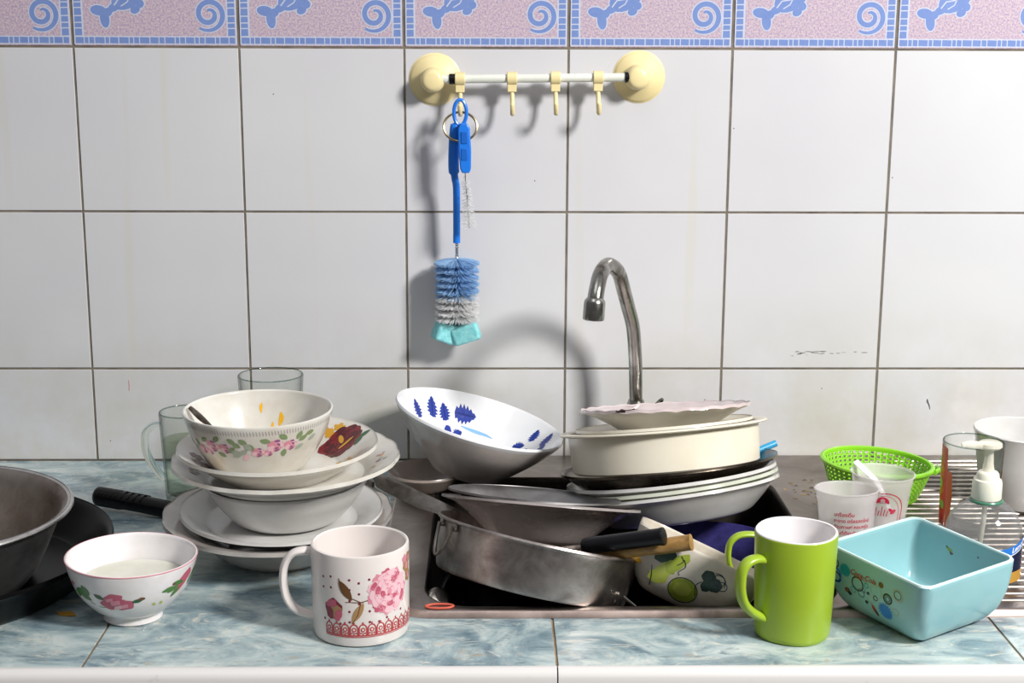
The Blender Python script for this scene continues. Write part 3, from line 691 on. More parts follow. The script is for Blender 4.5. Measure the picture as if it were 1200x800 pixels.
# --- flat steel turner leaning over the sink edge
tu = thing('metal_turner', 'flat grey steel turner leaning on the rim of the round steel pan', 'turner')
mb = MB(); A = [(374, -260, 64), (382, -260, 64), (420, -288, 56), (474, -328, 43), (482, -333, 39)]
lo = [(381, -278, 55), (389, -284, 52), (426, -309, 42), (470, -333, 36), (480, -336, 37)]
vs = [p for p in A]+[p for p in lo]; vs2 = [(x-.6, y-1, z-1.2) for x, y, z in vs]; n_ = len(vs)
fs = []
for i in range(4): fs += [(i, i+1, 5+i+1, 5+i), (n_+i+1, n_+i, n_+5+i, n_+5+i+1)]
bd = [0, 1, 2, 3, 4, 9, 8, 7, 6, 5]
for a, b in zip(bd, bd[1:]+bd[:1]): fs.append((b, a, n_+a, n_+b))
mb.add(vs+vs2, fs); mb.build('blade', 'blade', tu)
MB().sweep(smooth([(376, -272, 54), (362, -252, 54), (338, -214, 40), (300, -170, 14), (286, -160, 6)], 4), 4, 2.2, 10).build('shank', 'blade', tu)

# --- white floral mug
mg = thing('flowered_mug', 'white mug with pink peonies and red lace border at the counter front', 'mug'); mg.location = (.3855, -.537, 0)
wM = [(40, 0), (43.2, 1.6), (44.2, 5), (44.6, 40), (44.8, 84)]
prof = [(0, 2), (38, 2), (38.5, 0)]+wM+[(44.3, 85.6), (42.6, 86), (41.4, 85), (41, 82), (40.6, 10), (36, 5), (0, 4.6)]
mb = MB(); mb.lathe(prof, 112); f = on_lathe([(44.4, 0), (44.8, 84)], -84.6)
for i in range(11):
    a = 2*pi*i/11; mb.decal(ell(27+15*cos(a), 51+15*sin(a), 7, 6, a, 16, .13, 6, i), f, (2, 3, 2, 1)[i % 4], .2+.012*i)
rose(mb, f, 27, 51, 20, [2, 3, 3, 1], .36, 10, 3)
for u, v, r in ((52, 68, 7), (57, 74, 6), (55, 58, 6), (49, 74, 5)): mb.decal(ell(u, v, r, r*.9, u, 16, .15, 5), f, 5 if r > 5.5 else 2, .25+r*.01); mb.decal(ell(u, v, r*.5, r*.4, u, 12, .15, 4), f, 2, .45, 2)
for u, v, a, b, r_, c, o_ in ((-26, 36, 9, 10, 0, 4, .2), (-23, 34, 6, 7, .2, 5, .3), (-28, 41, 6, 4, .4, 1, .35), (-21, 31, 3.4, 6, -.3, 1, .4), (-29, 32, 3, 6, .2, 4, .42)): mb.decal(ell(u, v, a, b, r_, 16, .1, 5), f, c, o_)
mb.decal(leafp(-14, 55, 22, 4, -1.0), f, 6, .25); mb.decal(leafp(-3, 34, 22, 3.6, 1.05), f, 5, .25); mb.stroke([(-20, 66), (-17, 58), (-9, 48), (0, 44), (8, 46)], 1, f, 6, .3); mb.stroke([(0, 44), (-3, 32), (-8, 24)], .8, f, 6, .32); mb.stroke([(-14, 44), (-5, 44), (2, 44)], .8, f, 6, .3)
for X, Y in ((245, 383), (278, 380), (245, 430), (278, 430), (360, 395), (402, 410), (402, 460), (360, 440), (448, 395), (360, 490), (358, 540), (402, 505), (403, 555), (448, 540), (525, 575), (588, 550), (590, 500), (448, 590), (358, 588), (248, 575), (317, 595), (490, 590)):
    s_ = (X-410)/224; mb.decal(circ(44.6*math.asin(s_), (712-14*(s_*s_)*2-Y)/4.85, 1.15, 10), f, 4, .2, 1)
u = -35
while u < 62:
    mb.stroke([(u+.6, 13), (u+.6, 19)]+[(u+4+3.4*cos(pi-pi*i/8), 19+4*sin(pi*i/8)) for i in range(9)]+[(u+7.4, 13)], 1.1, f, 7, .2)
    mb.decal(circ(u+4, 18, 2.1, 12), f, 7, .22, 1); mb.decal(circ(u+4, 18, 1, 10), f, 0, .3, 1); mb.decal(circ(u+4, 24.4, .9, 8), f, 7, .2, 1); mb.stroke([(u+4, 13), (u+4, 15.5)], .8, f, 7, .2)
    for du in (2.2, 5.8): mb.decal(circ(u+du, 14.8, .8, 8), f, 7, .2, 1)
    u += 8.1
for v, w_ in ((12.4, 1.2), (10.9, .7)): mb.stroke([(-35+i*1.5, v) for i in range(66)], w_, f, 7, .2)
mb.build('body', ['mug_white', 'rose', 'rose_l', 'rose_p', 'rose_d', 'brownish', 'brown', 'redline'], mg, 40)
hp = smooth([(-41, -3, 77), (-52, -5, 78.5), (-62, -6.5, 75), (-68.5, -7.5, 64), (-69.5, -7.5, 47), (-66, -7, 32), (-57, -6, 21), (-41, -4, 15)], 5)
MB().sweep(hp, 6.2, 3.6, 16, 0, (.1, 1, 0)).build('handle', 'mug_white', mg)

# --- leaf bowl and the dish under it
pU, wU, iU = dish([(26, 0), (32, 4), (41, 14), (46, 20)], 3, 2)
o = lathed('shallow_dish', pU, ['taupe']); pose(o, (428, -138, FZ+.3)); tag(o, 'taupe shallow dish on the sink corner, holding up the blue-leaf bowl', 'dish')
pL, wL, iL = dish([(43, 0), (47, 4), (64, 20), (82, 38), (95, 54), (103.5, 66)], 3.2)
LEAFN = [(-36, 52), (-28, 66), (-7, 63), (17, 34)]
def decoL(mb):
    f = on_plate(iL)
    def lf(x, y, L, W, r, c=1): 
        mb.decal(leafp(x, y, L, W, r, 8, .28), f, c, .2); mb.stroke([(x-cos(r)*L*.4, y-sin(r)*L*.4), (x+cos(r)*L*.4, y+sin(r)*L*.4)], .9, f, 2, .4)
    for a in LEAFS: lf(*a)
    for x, y, r in DOTS: mb.decal(ell(x, y, r, r*1.15, 0, 16, .06, 6), f, 1, .2); mb.decal(circ(x, y, r*.3, 8), f, 2, .35, 1)
    for pts in STROKES: mb.stroke(pts, [1, 3, 3.6, 2.6, .6], f, 3, .2)
LEAFS = []; DOTS = []; STROKES = []
LEAFS = [(-72, 43, 15, 4.6, RD(150)), (-55, 64, 17, 5.2, RD(118)), (-39, 71, 15, 5, RD(128)), (-13, 80, 27, 5.5, RD(8)), (-17, 60, 12, 3.6, RD(40)),
         (72, 47, 12, 4, RD(60)), (85, 27, 14, 4.4, RD(45)), (56, 43, 14, 4, RD(-20)), (80, 18, 11, 3.4, RD(50))]
DOTS = [(-58, 42, 4.4), (-32, 62, 4.8), (-46, 42, 1.6), (69, 34, 3)]
STROKES = [[(-16, 71), (-5, 71), (6, 70), (17, 68), (26, 64)], [(-14, 61), (-4, 58), (8, 56), (20, 55), (30, 53)]]
LEAFS = [(x*1.03, y*1.03, L*1.05, W*1.35, r) for x, y, L, W, r in LEAFS]; DOTS = [(x*.95, y*.95, r) for x, y, r in DOTS]

mb = MB(); mb.lathe(pL, 120, [1]*(3+len(wL)-2)+[0]*200); 
for i in range(len(mb.m)): mb.m[i] = 4 if mb.m[i] == 1 else 0
decoL(mb)
o = mb.build('leaf_bowl', ['bright_white', 'cobalt', 'cobalt_d', 'sky', 'bowl_outside'], None, 45); rim_pose(o, (492, -125, 88), 66, 0, 15.2)
tag(o, 'white bowl painted inside with dark blue leaves, tilted right behind the sink', 'bowl')

# --- round black pan in the sink and the steel pan lying in it
pK, wK, iK = dish([(88, 0), (96, 4), (106, 28), (111, 50), (114, 53)], 2.6, 0)
o = lathed('black_pan', pK, ['black_pan'], 112); pose(o, (567, -387, -74.2)); tag(o, 'black round pan in the sink under the tilted steel pan', 'pan')
sp_ = thing('steel_pan', 'worn round steel pan with loop handles, tilted in the sink front', 'pan')
pP, wP, iP = dish([(94, 0), (97, 3), (100, 25), (102, 46), (104, 50)], 1.8, 0)
rim_pose(sp_, (555, -410, 44.4), 50, -14.5, 12.5)
lathed('pan_body', pP, ['steel_pan'], 128, 0, None, sp_)
mb = MB(); ring = [(104+1.6*cos(a), 50+1.6*sin(a)) for a in [2*pi*k/8 for k in range(9)]]; mb.lathe(ring, 128); mb.build('rolled_rim', 'steel_pan', sp_)
for th, nm in ((206, 'loop_handle'), (26, 'loop_handle')):
    pts = []
    for t_ in [i/24 for i in range(25)]:
        u = -15+30*t_; v = 45-30*sin(pi*t_)**.7; a = RD(th)+u/102; r = 104+2.4+3*sin(pi*t_); pts.append((r*cos(a), r*sin(a), v))
    h_ = MB().sweep(pts, 1.7, None, 10).build(nm, 'blade', sp_)
    for u in (-15, 15):
        a = RD(th)+u/102; mb = MB(); mb.lathe([(0, -1.5), (4, -1.5), (4, .5), (2.5, 1.8), (0, 2.2)], 14)
        l_ = mb.build('lug', 'blade', h_); l_.rotation_mode = 'XYZ'; l_.location = (103.6*cos(a)*S, 103.6*sin(a)*S, 45*S); l_.rotation_euler = (0, pi/2, a)
# --- two shallow metal plates leaning behind
pX, wX, iX = dish([(46, 0), (52, 3), (72, 20), (90, 33), (101, 37), (106, 38.5)], 2, 0)
o = lathed('enamel_plate', pX, ['enamel'], 112); rim_pose(o, (558.5, -330, 51), 38.5, -17.4, 4.9)
tag(o, 'greyish shallow plate leaning behind the steel pan, its underside towards the camera', 'plate')
pX2, wX2, iX2 = dish([(60, 0), (64, 3), (80, 16), (92.5, 20)], 1.6, 0)
o = lathed('metal_plate', pX2, ['alu'], 112); rim_pose(o, (552, -319, 57), 20, -13.6, 4.7)
tag(o, 'dark grey metal plate nested inside the greyish leaning plate', 'plate')

# --- right stack, bottom to top
pZ, wZ, iZ = dish([(46, 0), (54, 4), (74, 24), (88, 42), (92, 48)], 3, 2)
o = lathed('purple_bowl', pZ, ['purple']); pose(o, (752, -262, -74.2)); tag(o, 'purple bowl in the sink at the very bottom of the right stack', 'bowl')
pG, wG, iG = dish([(82, 0), (88, 3), (102, 16), (113, 27), (121, 32)], 3, 2)
ax = (-12.5, -8.2)
o = lathed('grey_bowl', pG, ['cool_ceramic'], 120); rim_pose(o, (717, -200, 25.5), 32, -13.5, -8.2); tag(o, 'wide greyish white bowl at the base of the right stack, over the purple bowl', 'bowl')
def band(mb, w_, m):
    f = on_lathe(w_, 0); L = f.length; n = 160; R_ = sum(p[0] for p in w_)/len(w_)
    mb.stroke([(2*pi*R_*i/n, L-4) for i in range(n)], 1.8, f, m, .2, True)
mb = MB(); mb.lathe(pG, 120, 0); band(mb, wG, 1)
g_ = on_plate(iG); mb.stroke([(112*cos(2*pi*i/120), 112*sin(2*pi*i/120)) for i in range(120)], 3, g_, 1, .2, True)
o = mb.build('green_banded_bowl', ['jade_glaze', 'green_line'], None, 45); rim_pose(o, (715.3, -200, 33.5), 32, -12.5, -8.2); tag(o, 'pale bowl with a green band round its rim, second in the right stack', 'bowl')
o = lathed('white_plate', pG, ['cool_ceramic'], 120); rim_pose(o, (712.6, -200, 41), 32, -12, -7.6); tag(o, 'white dish between the green-banded bowl and the dark metal pan', 'plate')
pH, wH, iH = dish([(88, 0), (95, 2), (110, 12.5), (120, 21), (124.5, 23)], 2, 0)
o = lathed('dark_metal_pan', pH, ['dark_steel'], 120); rim_pose(o, (709.8, -200, 55), 23, -12, -6.2); tag(o, 'dark stained metal pan under the cream pot', 'pan')
po = thing('cream_pot', 'cream straight-sided round pot in the dark metal pan', 'pot'); rim_pose(po, (701.5, -200, 100.5), 46, -13.2, -5)
mb = MB(); mb.lathe([(0, 1), (101, 1), (104, 0), (106.5, 2), (108, 30), (108.6, 43), (117.5, 43.6), (118.6, 44.8), (118, 46.2), (109, 46.6), (106, 45), (105, 30), (103, 6), (0, 4)], 128); mb.build('pot_body', 'cream_plastic', po, 40)
pY, wY, iY = dish([(58, 0), (64, 2.5), (84, 8), (101, 13)], 2.4)
o = lathed('cream_plate', pY, ['cream_plastic'], 112); rim_pose(o, (703, -200, 101.5), 13, -13, -5); tag(o, 'pale cream plate lying in the mouth of the cream pot', 'plate')
pV, wV, iV = dish([(56, 0), (60, 3), (74, 11), (86, 17), (97, 21)], 2.6)
sV = scallop(98, 22, .012, 1.6, .75)
mb = MB(); mb.lathe(pV, 144, [0]*(3+len(wV))+[1]*200, sV)
o = mb.build('scalloped_saucer', ['white_ceramic', 'pink_glaze'], None, 45); rim_pose(o, (704, -200, 121.5), 21, -12.8, -3)
tag(o, 'pinkish scalloped plate topping the right stack in front of the faucet', 'plate')
mb = MB(); r_ = random.Random(3)
for dx, dy, L, W, rt_ in ((0, 0, 20, 3.5, .2), (10, -2, 16, 3, -.3), (-9, 2, 12, 2.6, .5), (4, 3, 14, 3, 1)):
    mb.loft([[(655+dx+x, -275+dy+y, z+3+.6*sin(x*.7)+(0 if abs(x) < 6 else 1)) for x, y in leafp(0, 0, L, W, rt_)] for z in (134.2, 135.6)])
o = tag(mb.build('food_scrap', 'dark_food'), 'dark limp scrap of food on the left edge of the pinkish plate', 'food scrap')
bs = MB().sweep([(800, -166, 53), (822, -160, 60.5), (842, -154.5, 67)], 4, None, 16).build('blue_stick', 'blue2')
tag(bs, 'sky blue plastic handle poking out right of the cream pot', 'utensil handle')

# --- fruit bowl
def rsq(a, r, n=7):
    out = []
    for sx_, sy_, a0 in ((1, 1, 0), (-1, 1, 90), (-1, -1, 180), (1, -1, 270)):
        for i in range(n+1): t_ = RD(a0+90*i/n); out.append((sx_*(a-r)+r*cos(t_), sy_*(a-r)+r*sin(t_)))
    return out
def square_bowl(sec, th, rot_, floor):
    """sec: list of (half width, corner radius, z); returns loft rings"""
    R_ = lambda p, z: (p[0]*cos(rot_)-p[1]*sin(rot_), p[0]*sin(rot_)+p[1]*cos(rot_), z)
    rings = [[R_(p, z) for p in rsq(a, r)] for a, r, z in sec]; a, r, z = sec[-1]
    rings.append([R_(p, z+th*.4) for p in rsq(a-th*.25, r, )]); rings.append([R_(p, z+th*.4) for p in rsq(a-th*.75, r*.97)])
    for a, r, z in sec[::-1]:
        if z > floor: rings.append([R_(p, z) for p in rsq(a-th, max(r-th*.6, 2))])
    rings.append([R_(p, floor) for p in rsq(rings_last(sec, floor)-th-1, sec[0][1]*.8)])
    return rings
def rings_last(sec, z):
    for (a0, _, z0), (a1, _, z1) in zip(sec, sec[1:]):
        if z0 <= z <= z1: return a0+(a1-a0)*(z-z0)/(z1-z0)
    return sec[0][0]
FR = RD(-8)
secF = smooth([(38, 18, 0), (44, 20, 3), (54, 24, 14), (62, 27, 32), (66, 29, 50), (67, 30, 58)], 3)
mb = MB(); mb.loft(square_bowl(secF, 3.4, FR, 5), 0)
def ffn(u, v, off):
    a = rings_last(secF, v)+off; x, y = u, -a
    return (x*cos(FR)-y*sin(FR), x*sin(FR)+y*cos(FR), v)
for u, v, a, b, r_, c, o_ in ((-26, 30, 13, 7, .9, 2, .2), (-18, 40, 14, 6, 1.0, 1, .24), (-24, 36, 10, 5, 2.2, 1, .28), (-30, 20, 10, 7, .3, 2, .3), (-3, 18, 14, 12, .2, 1, .34), (-4, 19, 9, 7, .2, 2, .4),
                           (-34, 40, 8, 6, .5, 3, .3), (-29, 45, 7, 5.5, 0, 3, .34), (14, 41, 7, 6.4, 0, 3, .3), (22, 36, 7.5, 7, 0, 3, .35), (15, 32, 5, 6, 0, 3, .28)):
    mb.decal(ell(u, v, a, b, r_, 20, .06, 6), ffn, c, o_)
for u, v, r in ((14, 41, 4.4), (22, 36, 4.8)): mb.stroke(circ(u-.6, v+.6, r, 18), .6, ffn, 4, .5, True)
for u, v, r in ((-3, 18, 14.4), (24, 42, 6), (29, 38, 5)): mb.stroke([(u+r*cos(2*pi*i/24), v+r*.85*sin(2*pi*i/24)) for i in range(24)], .8, ffn, 4, .5, True)
for pts in ([(-40, 28), (-36, 18), (-34, 8)], [(-14, 46), (-10, 40), (-14, 33), (-12, 30)], [(-18, 48), (-14, 44), (-18, 38)], [(18, 47), (24, 48), (30, 44), (31, 38)], [(10, 34), (6, 28), (10, 18)]): mb.stroke(smooth(pts, 4), .8, ffn, 4, .52)

o = mb.build('fruit_bowl', ['melamine', 'leaf_g', 'leaf_p', 'forest', 'ink', 'brown', 'offwhite'], None, 40); rim_pose(o, (717, -418, 33), 58, -12, 25)
tag(o, 'ivory bowl with painted green fruit, tilted at the right of the sink', 'bowl')
# --- handles lying across
h1 = thing('spatula', 'black-handled utensil resting across the steel pan', 'utensil')
d_ = (Vector((683, -468, 63))-Vector((597, -448, 48)))
a0 = Vector((594, -470, 55)); d_ = Vector((668.5, -502, 77))-a0; a1 = a0+d_
MB().sweep(smooth([a0, a0+d_*.06, a0+d_*.3, a0+d_*.8, a0+d_*.96, a1], 3), [6, 7, 7.6]+[8.2]*9+[8.6, 8.8, 8.4, 6.5], None, 20).build('handle', 'black_plastic', h1)
MB().sweep([a0+d_*.02, a0-d_*.30], 4, 2.2, 10, 0, (0, 1, 0)).build('ferrule', 'taupe', h1)
MB().sweep([a0-d_*.28, a0-d_*.5+Vector((0, 6, -2)), a0-d_*.9+Vector((0, 10, -6))], [4, 12, 14], 1.2, 12, 0, (0, 1, .1)).build('blade', 'blade', h1)
h2 = thing('wooden_spoon', 'wooden-handled spoon lying behind the black handle in the steel pan', 'spoon')
b0 = Vector((604, -462, 42)); b1 = Vector((694.5, -494, 68))
MB().sweep(smooth([b0, b0+(b1-b0)*.3, b0+(b1-b0)*.7, b1-(b1-b0)*.02, b1], 3), [5, 5.4, 5.8]+[6.6]*3+[7.6]*4+[8, 8.2, 7.2], None, 18).build('handle', 'wood', h2)
mb = MB(); mb.loft([[tuple(b0+Vector((-q*46, 4+w_*cos(a), -q*11+1.6*sin(a)))) for a in [2*pi*k/14 for k in range(14)]] for q, w_ in ((0, 5), (.2, 10), (.5, 15), (.8, 13), (1, 4))]); mb.build('bowl', 'wood', h2)
mb = MB(); mb.lathe(smooth([(0, 0), (6, .6), (7, 2.4), (4, 4.4), (0, 5)], 3), 12, 0, lambda a, r, z: (r*(1+.25*sin(3*a)), z))
o = pose(mb.build('yellow_scrap', 'yellow'), (648, -458, 36), 0, 12); tag(o, 'bit of yellow food on the right rim of the steel pan', 'food scrap')
# --- cutlery ends in the sink, cap and rubber band
for p, q, lab in (((600, -486, -14), (626, -477, 1.5), 'thin steel cutlery stem under the right end of the steel pan'), ((634, -470, 3), (654, -486, -10), 'thin steel cutlery stem beside the fruit bowl foot')):
    tag(MB().sweep([p, ((p[0]+q[0])/2, (p[1]+q[1])/2, (p[2]+q[2])/2+.6), q], 2, 1.1, 10).build('cutlery_stem', 'blade'), lab, 'cutlery', 'cutlery ends in the sink')
mb = MB(); mb.lathe(smooth([(0, 0), (12, 0), (13, 2), (12.5, 6), (10, 9), (0, 10)], 3), 28)
o = pose(mb.build('sink_strainer', 'blade'), (452, -452, -8), 52, 20); tag(o, 'small steel cap leaning in the front left sink corner', 'cap')
rb = [(456.5+13*cos(a)*(1+.08*sin(2*a)), -503.5+5.2*sin(a), FZ+1.2) for a in [2*pi*k/40 for k in range(40)]]
tag(MB().sweep(rb+rb[:2], 1.1, None, 8, 0, None, False).build('rubber_band', 'band_red'), 'red rubber band lying on the front sink edge', 'rubber band')
mb = MB(); mb.loft([[(104+x, -503+y, z+.9*sin(x*.35)+y*.12) for x, y in leafp(0, 0, 22, 4, -.3)] for z in (.9, 1.5)])
tag(mb.build('onion_skin', 'gluestrip'), 'yellowish onion skin scrap on the countertop beside the small bowl', 'food scrap')

# --- lime mugs
def lime_mug(name, loc, az, H, label, hk=None, ext=1):
    t_ = thing(name, label, 'mug'); t_.location = Vector(loc)*S
    mb = MB(); k = H/98
    mb.lathe([(0, 1.5), (29, 1.5), (29.5, 0), (32, 0), (34, 2), (34.8, 6), (36.6, 55*k), (37.8, H-2), (37.4, H-.3), (36.6, H+.6), (35, H+.3), (34.2, H-2), (33.2, 60*k), (31.2, 12), (28, 7), (0, 6.5)], 112,
             [0]*8+[1]*20, lambda a, r, z: (r*(1+.018*cos(4*(a-.3))), z)); mb.build('body', ['lime', 'mug_inside'], t_, 40)
    c_, s_ = cos(RD(az)), sin(RD(az)); P = [(31, 74), (42, 78), (53, 77), (59.5, 70), (61, 58), (59.5, 47), (55, 37), (46, 28), (33, 20)]
    k = k if hk is None else 1; P = [(31+(r-31)*ext, z+(hk or 0)) for r, z in P]
    MB().sweep(smooth([(r*c_, r*s_, z*k) for r, z in P], 5), 6.2 if hk is None else 5, 4.2 if hk is None else 3, 16, 0, (-s_, c_, 0)).build('handle', 'lime', t_); return t_
lime_mug('lime_mug', (782.5, -548, 0), 207, 99, 'lime green mug with white inside standing at the counter front')
lime_mug('lime_cup', (805, -442, -74.2), 186, 136, 'lime green mug standing in the sink behind the front lime mug, only its handle showing', 55, 1.2)

# --- pale teal square bowl
tb_rot = RD(32); secT = smooth([(41, 8, 0), (45.5, 9, 1.5), (53.5, 10, 12), (59, 10.5, 29), (61.3, 11, 46), (62, 11, 62.5)], 3)
mb = MB(); rg = square_bowl(secT, 3.6, tb_rot, 5); k_ = len(secT)
mb.loft(rg, [0]*(k_-1)+[1, 1, 1]+[0]*40)
def tfn(u, v, off):
    a = rings_last(secT, v)+off; x, y = -a, -u
    return (x*cos(tb_rot)-y*sin(tb_rot), x*sin(tb_rot)+y*cos(tb_rot), v)
def ringd(u, v, r, w_, c, off=.2): mb.stroke(circ(u, v, r, 28), w_, tfn, c, off, True)
def spokes(u, v, r, c):
    for i in range(18): a = 2*pi*i/18; mb.decal(leafp(u+r*.56*cos(a), v+r*.56*sin(a), r*.92, r*.13, a, 4), tfn, c, .2+.004*i, 1)
    mb.decal(circ(u, v, r*.42), tfn, c, .3, 1)
mb.decal(circ(-34.6, 45, 6), tfn, 3, .2); spokes(-34.6, 45, 7, 3); spokes(14, 22, 9, 4)
mb.mesh(text2d('Coca-Cola', 7.4, .35, .12), lambda u, v, off: tfn(u-12.5, 47+v, off), 5, .3)
mb.stroke([(-25, 44.6), (-19, 43.2), (-12, 44), (-6, 43.2)], [.3, .8, .8, .3, .3], tfn, 5, .28)
mb.decal(circ(10, 47.5, 3), tfn, 6, .2, 2); ringd(30, 45, 5.6, 1.5, 7); ringd(30, 45, 4, .6, 8); ringd(18, 36.5, 4.6, 1.9, 2); ringd(18, 36.5, 2.4, .7, 2); ringd(-19, 37, 6.8, 1.2, 2); ringd(-19, 37, 5.4, .5, 7)
for u, v, r in ((-33, 25, 3.6), (-6, 32.5, 2), (-9, 22, 2.2), (-30, 22.5, 2.6)): mb.decal(ell(u, v, r, r*.8, .5), tfn, 2 if r != 3.6 else 6, .2, 2)
ringd(4, 38, 6.6, .7, 9); ringd(27, 26.5, 3.2, .9, 9); ringd(-8, 39.5, 2.4, .8, 3); ringd(-47, 48, 4, 1, 2); ringd(-47, 36, 7, 2.6, 4); ringd(-46, 34, 5, 1.6, 2); ringd(-35, 34.5, 5, .8, 7); ringd(-15, 29, 4, .6, 2); ringd(-3, 27, 3.6, .6, 9); ringd(-25, 28.5, 3, .6, 3); ringd(3, 31, 2.4, .8, 2); ringd(-11.5, 33, 1.8, .6, 2)
mb.decal(leafp(0, 17, 13, 2.2, -1.1), tfn, 5, .2, 2); mb.decal(leafp(2, 15, 8, 1.4, -1.1), tfn, 2, .3, 2)
def tin(u, v, off):
    a = rings_last(secT, v)-3.6-off; return (a*cos(tb_rot)-u*sin(tb_rot), a*sin(tb_rot)+u*cos(tb_rot), v)
for u, v, a_, b_ in ((14, 46, 4, 1.6), (11, 43, 2.4, 1.4), (17, 47.5, 1.5, 1), (-20, 50, 1.2, .8)): mb.decal(ell(u, v, a_, b_, .3, 12, .25, 3), tin, 6 if a_ < 3 else 10, .15, 2)
o = mb.build('square_bowl', ['teal', 'teal_rim', 'ink', 'tealdot', 'bluedot', 'redbrown', 'brown', 'grey_green', 'leaf_d', 'grey_green', 'leaf_g'], None, 40)
rim_pose(o, (906.5, -517.5, 67.2), 62.5, 3.4, 0); tag(o, 'pale teal square bowl with circle pattern and red script at the right counter front', 'bowl')

# --- right side of the drainer
cb = thing('colander', 'bright green perforated plastic basket on the drainboard by the wall', 'basket'); rim_pose(cb, (959, -170, 50), 40, -1, 3)
mb = MB(); nA, nR = 52, 7; r0, r1 = 49, 62
def cpt(i, j): q = j/nR; r = r0+(r1-r0)*q**.8; a = 2*pi*i/nA; return Vector((r*cos(a), r*sin(a), 3+33*q))
for j in range(nR):
    for i in range(nA):
        c_ = [cpt(i, j), cpt(i+1, j), cpt(i+1, j+1), cpt(i, j+1)]; m_ = sum(c_, Vector())/4; inn = [p+(m_-p)*.46 for p in c_]
        mb.add([tuple(p) for p in c_+inn], [(k, (k+1) % 4, 4+(k+1) % 4, 4+k) for k in range(4)])
mb.build('basket_wall', 'green_plastic', cb, 60, solid=1.6)
mb = MB()
for R1, R2 in ((49.6, 46), (41, 38.5), (33, 30.5), (25, 22.5), (17, 14.5)):
    mb.add([(r*cos(2*pi*i/48), r*sin(2*pi*i/48), 3) for r in (R1, R2) for i in range(48)], [(i, (i+1) % 48, 48+(i+1) % 48, 48+i) for i in range(48)])
for i in range(24): a = 2*pi*i/24; c_, s_ = cos(a), sin(a); mb.add([(14*c_-s_, 14*s_+c_, 3), (14*c_+s_, 14*s_-c_, 3), (48*c_+s_, 48*s_-c_, 3), (48*c_-s_, 48*s_+c_, 3)], [(0, 1, 2, 3)])
mb.add([(15*cos(2*pi*i/30), 15*sin(2*pi*i/30), 3) for i in range(30)], [tuple(range(30))])
mb.build('basket_floor', 'green_plastic', cb, 60, solid=1.6)
mb = MB(); mb.lathe([(61, 36), (65, 36), (66.2, 38), (65.8, 40), (63, 41.2), (61, 40.4), (60.4, 38), (61, 36)], 80); mb.lathe([(46, 0), (49.5, 0), (50.5, 3.4), (47.5, 3.4), (46, 0)], 60)
mb.sweep([(58, -34, 38.4), (66, -24, 38.4), (68, -10, 38.4)], 3.6, 1.8, 10); mb.build('basket_rim', 'green_plastic', cb, 40)

def frost_cup(name, c, R, H, label, deco=None, rx=0, ry=0):
    mb = MB(); k = R/35
    mb.lathe([(0, 1.6), (24*k, 1.6), (24.4*k, 0), (26*k, 0), (26.6*k, 2), (31.6*k, H-12), (32.6*k, H-10.5), (33.2*k, H-2), (35*k, H-1.2), (35*k, H), (33.4*k, H+.2), (32*k, H-2), (31.4*k, H-11), (30.4*k, H-12.5), (25.4*k, 4), (0, 3.2)], 80)
    if deco: deco(mb, on_lathe([(26.6*k, 2), (31.6*k, H-12)], -100))
    o = mb.build(name, ['frost', 'redprint'], None, 40); rim_pose(o, c, H, rx, ry); return tag(o, label, 'cup', 'frosted plastic cups')
def dec1(mb, f):
    L = f.length
    for i, (txt, sz) in enumerate((('เครื่องดื่ม', 5.4), ('สะอาด อร่อยสดใหม่', 4.9), ('ร้านกาแฟ หอมกรุ่น', 4.9), ('ยินดีต้อนรับทุกวัน', 4.9), ('ขอบคุณค่ะ', 4.9))):
        mb.mesh(text2d(txt, sz, 0, .1), lambda u, v, off, i=i: f(u+4-(8 if i == 0 else 0), L-10-6.5*i+v, off), 1, .25)
def dec2(mb, f):
    L = f.length
    arc = [(-14, L-3)]+[(2+20*cos(RD(100-i*11)), L-23+20*sin(RD(100-i*11))) for i in range(10)]+[(22, L-40)]
    mb.stroke(arc, 1.2, f, 1, .2)
    mb.stroke([(x*.86-1, y-3) for x, y in arc], .6, f, 1, .2)
    mb.decal([(-8, L-15)]+[(-1+7*cos(pi-pi*i/12), L-14+7*sin(pi*i/12)) for i in range(13)]+[(6, L-15)], f, 1, .2); mb.decal(circ(-1, L-11.5, 2.4), f, 0, .35, 1)
    mb.decal(leafp(11, L-24, 8, 2.4, .7), f, 1, .2, 2); mb.decal(leafp(8, L-22, 6, 1.8, -.8), f, 1, .2, 2)
    for u, h in ((-12, 5), (-8, 9), (-5, 6), (-2, 11), (1, 8), (4, 6)): mb.stroke([(u, L-29), (u+1.2, L-29+h)], .9, f, 1, .2)
    mb.stroke([(-14, L-29), (6, L-29)], .7, f, 1, .2)
frost_cup('measuring_cup', (878, -350, 75), 33.5, 68, 'frosted plastic cup with lines of red lettering, nearest the teal bowl', dec1, -4, -1)
frost_cup('plastic_cup', (935, -280, 70.5), 35, 63, 'frosted plastic cup with a red arch emblem, in front of the green basket', dec2, 0, 1.5)
ws = thing('white_spoon', 'white plastic spoon standing in the frosted cup with the red emblem', 'spoon')
MB().sweep(smooth([(909, -262, 77), (915, -268, 72), (930, -281, 57), (942, -290, 30)], 4), [4.8]*6+[4.2]*4+[3.6]*3, 1.8, 12, 0, (.6, .8, .2)).build('handle', 'white_plastic', ws)
mb = MB(); mb.loft([[(942+q*4, -290+w_*cos(a)-q*3, 31-24*q+1.2*sin(a)) for a in [2*pi*k/12 for k in range(12)]] for q, w_ in ((0, 3), (.25, 7), (.6, 8), (.9, 5), (1, 2))]); mb.build('bowl', 'white_plastic', ws)

